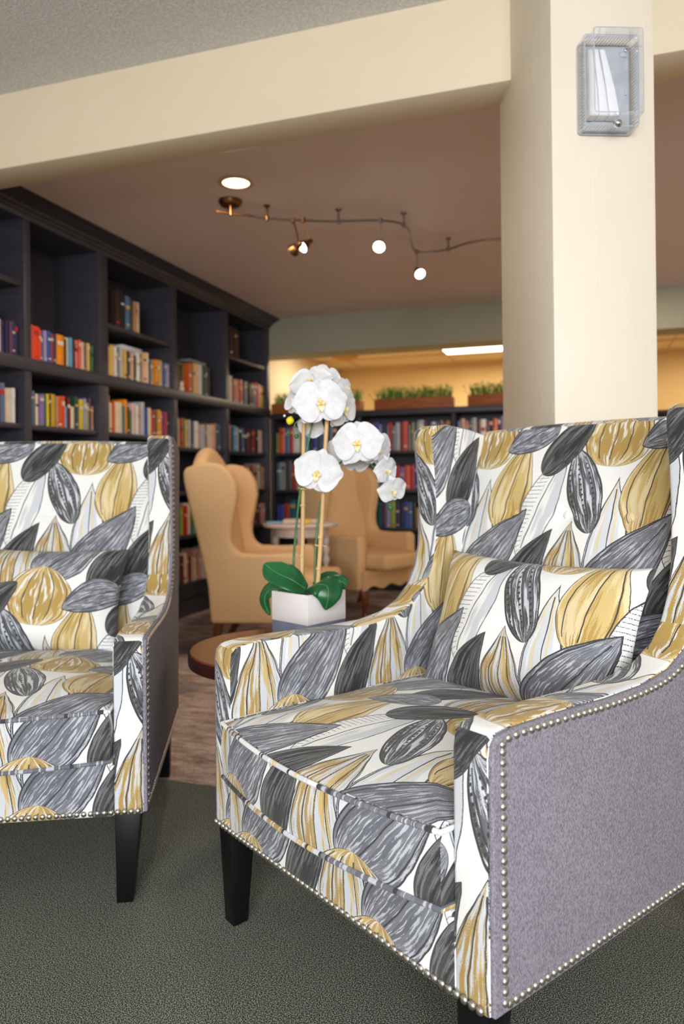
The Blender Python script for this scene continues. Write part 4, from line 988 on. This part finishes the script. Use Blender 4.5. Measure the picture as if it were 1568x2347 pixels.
rp = [(495, 484), (528, 489), (570, 494), (612, 500), (695, 505), (776, 507), (850, 505), (895, 507), (922, 514), (938, 530), (943, 555), (952, 575), (985, 577), (1028, 571), (1075, 556), (1120, 549), (1165, 548), (1230, 551)]
rail = catmull([onz(x, y, TZ) for x, y in rp], 4)
obj('rail', MB().tube(rail[:10], .0062, 8), BRONZE, tr, label='bronze end of the rail'); obj('rail', MB().tube(rail[9:], .0062, 8), STEEL, tr)
for x, y in ((612, 500), (776, 508), (926, 516), (1028, 571)):
    p = onz(x, y, TZ); obj('standoff', MB().lathe([(.010, -.012), (.011, .010), (.005, .016), (.005, .055), (.016, .064), (.017, .070)], (p.x, p.y, TZ), 12), BRONZE if x < 700 else STEEL, tr)
GLASSM = mat('frosted lamp glass', srgb(236, 214, 196), .2, var=.02)
BULB = emit('halogen bulb glow', (1, .93, .84, 1), 10)
for x, y, hx, hy, ax_ in ((695, 504, 693, 566, (-.5, -.6, -.6)), (872, 505, 869, 566, (.1, -.75, -.65)), (955, 577, 963, 628, (.45, -.6, -.65)), (672, 505, 672, 575, (-.9, .5, -.4))):
    p = onz(x, y, TZ); dpt = (p-EYEP).dot(FWD)
    ax_ = Vector(ax_).normalized(); hp = at(hx, hy, dpt); kn = hp-ax_*.055
    e = obj('lamp_head', MB().lathe([(.011, -.075), (.014, -.070), (.016, -.040), (.024, -.034), (.036, .0), (.034, .0), (.020, -.030)], hp, 20, axis=ax_, cap=False), STEEL if x > 700 else BRONZE, tr)
    obj('hanger', MB().lathe([(.011, -.014), (.012, .012)], p, 12).tube([p, p.lerp(kn, .5)+Vector((.004, 0, 0)), kn], .0042, 8), STEEL if x > 700 else BRONZE, e)
    if x == 672: continue
    obj('bulb', MB().lathe([(.001, -.003), (.031, -.001), (.0315, .001), (.001, .003)], hp, 20, axis=ax_, cap=False), BULB, e, label='glowing halogen bulb')
    tgt = Vector((-2.8, 4.25, 1.60)) if x == 695 else hp+Vector((ax_.x*.5, ax_.y*.25+.1, -1))
    spot('track_spot', hp+(tgt-hp).normalized()*.012, tgt, 26 if x == 695 else 11, (1, .86, .70), 44 if x == 695 else 60, .8, .02)
# room beyond: fluorescent panel and a round ceiling vent
PNL = emit('diffuser glow', (1, .93, .80, 1), 4.2)
def flo(x, y, label):
    t = thing('ceiling_light', label, 'ceiling light', (x, y, 2.438), 0, 'fluorescent panels of the room beyond')
    obj('frame', MB().box(-.62, -.315, -.012, .62, -.295, 0).box(-.62, .295, -.012, .62, .315, 0).box(-.62, -.295, -.012, -.60, .295, 0).box(.60, -.295, -.012, .62, .295, 0), TRIMM, t)
    obj('diffuser', MB().box(-.60, -.295, -.010, .60, .295, -.002), PNL, t, smooth=False, label='glowing white diffuser')
pa = onz(1003, 790, 2.44)
flo(pa.x+.60, 8.34, 'rectangular fluorescent ceiling panel beside the column')
vd = onz(790, 817, 2.44)
t = thing('ceiling_vent', 'round amber ceiling disc above the orchid in the room beyond', 'vent', (vd.x, vd.y, 2.44))
AMB = mat('amber disc', srgb(206, 146, 44), .6)
obj('disc', MB().lathe([(.16, 0), (.16, -.012), (.13, -.020), (.06, -.028), (.001, -.03)], n=32), AMB, t)

# ------------------------------------------------------------------ clear lockable guard box on the column
def clear_mat():
    m, nt, b = newmat('clear acrylic'); nt.nodes.remove(b)
    out = nt.nodes['Material Output']; tr_ = N(nt, 'ShaderNodeBsdfTransparent'); tr_.inputs[0].default_value = (.985, .988, .995, 1)
    gl = N(nt, 'ShaderNodeBsdfGlossy'); gl.inputs['Roughness'].default_value = .06; gl.inputs[0].default_value = (.9, .93, 1, 1)
    fr = N(nt, 'ShaderNodeFresnel'); fr.inputs[0].default_value = 1.35
    f = math_n(nt, 'MULTIPLY', fr.outputs[0], .35, clamp=True)
    mx = N(nt, 'ShaderNodeMixShader'); nt.links.new(f, mx.inputs[0]); nt.links.new(tr_.outputs[0], mx.inputs[1]); nt.links.new(gl.outputs[0], mx.inputs[2])
    nt.links.new(mx.outputs[0], out.inputs[0]); return m
CLEAR = clear_mat(); EDGEM = mat('acrylic edge', srgb(196, 196, 206), .25, var=.02, spec=.8)
# box frame: origin on the column face, x along the face to the right, y out of the wall, z up
fx_ = camdir(fd.x, fd.y).normalized(); fo = -camdir(sd.x, sd.y).normalized()
P0 = cp(*cn[0], 0); 
def hit(x, y):       # photo pixel -> column front face
    d = ray(x, y); k = ((P0-EYEP).dot(fo))/d.dot(fo); return EYEP+d*k
bl, br, tl = hit(1325, 309), hit(1446, 313), hit(1322, 105)
BW = (br-bl).dot(fx_); BH = tl.z-bl.z
gb = thing('guard_box', 'clear plastic lockable guard box mounted high on the column', 'guard box', bl)
gb.matrix_world = Matrix((fx_, -fo, Vector((0, 0, 1)))).transposed().to_4x4(); gb.matrix_world.translation = bl
def frame_box(mb, x0, x1, y0, y1, z0, z1, t=.0022):
    mb.box(x0, y1, z0, x0+t, y0, z1); mb.box(x1-t, y1, z0, x1, y0, z1); mb.box(x0+t, y1, z0, x1-t, y0, z0+t); mb.box(x0+t, y1, z1-t, x1-t, y0, z1); return mb
def rim(mb, x0, x1, y, z0, z1, r=.0013):
    pts = []; k = .008
    for cx, cz, a0 in ((x1-k, z1-k, 0), (x0+k, z1-k, 90), (x0+k, z0+k, 180), (x1-k, z0+k, 270)):
        for j in range(5): a = math.radians(a0+j*22.5); pts.append((cx+k*math.cos(a), y, cz+k*math.sin(a)))
    pts.append(pts[0]); mb.tube(pts, r, 6, cap=False); return mb
obj('back_flange', rim(MB(), 0, BW, -.003, 0, BH, .002), EDGEM, gb)
obj('housing', frame_box(MB(), 0, BW, 0, -.056, 0, BH), CLEAR, gb, smooth=False)
obj('housing_rim', rim(MB(), 0, BW, -.056, 0, BH), EDGEM, gb)
cx0, cx1, cz0, cz1 = .006, BW-.010, .012, BH-.012
obj('cover', frame_box(MB(), cx0, cx1, -.056, -.108, cz0, cz1).box(cx0, -.110, cz0, cx1, -.108, cz1), CLEAR, gb, smooth=False)
obj('cover_rim', rim(MB(), cx0, cx1, -.109, cz0, cz1), EDGEM, gb)
mb = MB()
for k in range(26):
    z = .006+(BH-.014)*k/26; mb.tube([(.0008, -.006, z+.006), (.0008, -.052, z)], .0009, 5); mb.tube([(BW-.0008, -.006, z+.006), (BW-.0008, -.052, z)], .0009, 5)
for k in range(15):
    x = .006+(BW-.014)*k/15; mb.tube([(x, -.006, BH-.001), (x+.006, -.052, BH-.001)], .0009, 5); mb.tube([(x, -.006, .001), (x+.006, -.052, .001)], .0009, 5)
obj('ribs', mb, EDGEM, gb, label='fine slanted ribs round the housing')
CHR = mat('chrome', srgb(220, 222, 228), .15, 1.0)
obj('lock', MB().lathe([(.009, 0), (.009, .010), (.011, .012), (.010, .020), (.004, .024), (.001, .0245)], (BW*.56, -.058, .004), 20, axis=(0, -1, -.35)), CHR, gb, label='chrome lock knob')
obj('screw', MB().lathe([(.0055, 0), (.005, .003), (.001, .0042)], (BW-.016, -.014, BH-.018), 14, axis=(0, -1, 0)), CHR, gb)
PLT = mat('grey white plastic plate', srgb(188, 193, 199), .45)
pl = thing('control_panel', 'grey white wall plate inside the clear guard box', 'control panel', bl); pl.matrix_world = gb.matrix_world.copy()
obj('plate', MB().box(.010, -.012, .006, BW-.008, -.001, BH-.008), PLT, pl, bevel=.002)
obj('door', MB().box(.030, -.0145, .022, BW-.020, -.012, BH-.030), PLT, pl, bevel=.001)
obj('latch', MB().box(BW-.034, -.017, BH-.038, BW-.016, -.014, BH-.026).box(BW-.021, -.017, BH*.42, BW-.016, -.014, BH*.50), PLT, pl, bevel=.001)
WHT = mat('white packet', srgb(240, 240, 242), .5, var=.01)
names = ['leftmost', 'middle', 'rightmost']
for k, (xb, xt, wb) in enumerate(((.012, .016, .029), (.042, .033, .027), (.070, .050, .031))):
    pk = MB(); z0, z1 = .030, BH-.030; y0, y1 = -.016, -.052
    v = [(xb, y0, z0), (xb+wb, y0, z0), (xb+wb, y1, z0), (xb, y1, z0), (xt, y0, z1), (xt+wb*.48, y0, z1), (xt+wb*.48, y1*.75, z1), (xt, y1*.75, z1)]
    zm = (z0*.6+z1*.4); xm = xb*.6+xt*.4; wm = wb*.80
    v2 = v[:4]+[(xm, y0, zm), (xm+wm, y0, zm), (xm+wm, y1, zm), (xm, y1, zm)]+v[4:]
    pk.add(v2, [(3, 2, 1, 0), (8, 9, 10, 11)]+[(j*4+i, j*4+(i+1) % 4, j*4+(i+1) % 4+4, j*4+i+4) for j in range(2) for i in range(4)])
    o = obj('packet', pk, WHT, bevel=.004, seg=3); o.matrix_world = gb.matrix_world.copy()
    tag(o, names[k]+' of three white slim packets standing in the guard box', 'packet', 'white packets in the guard box')
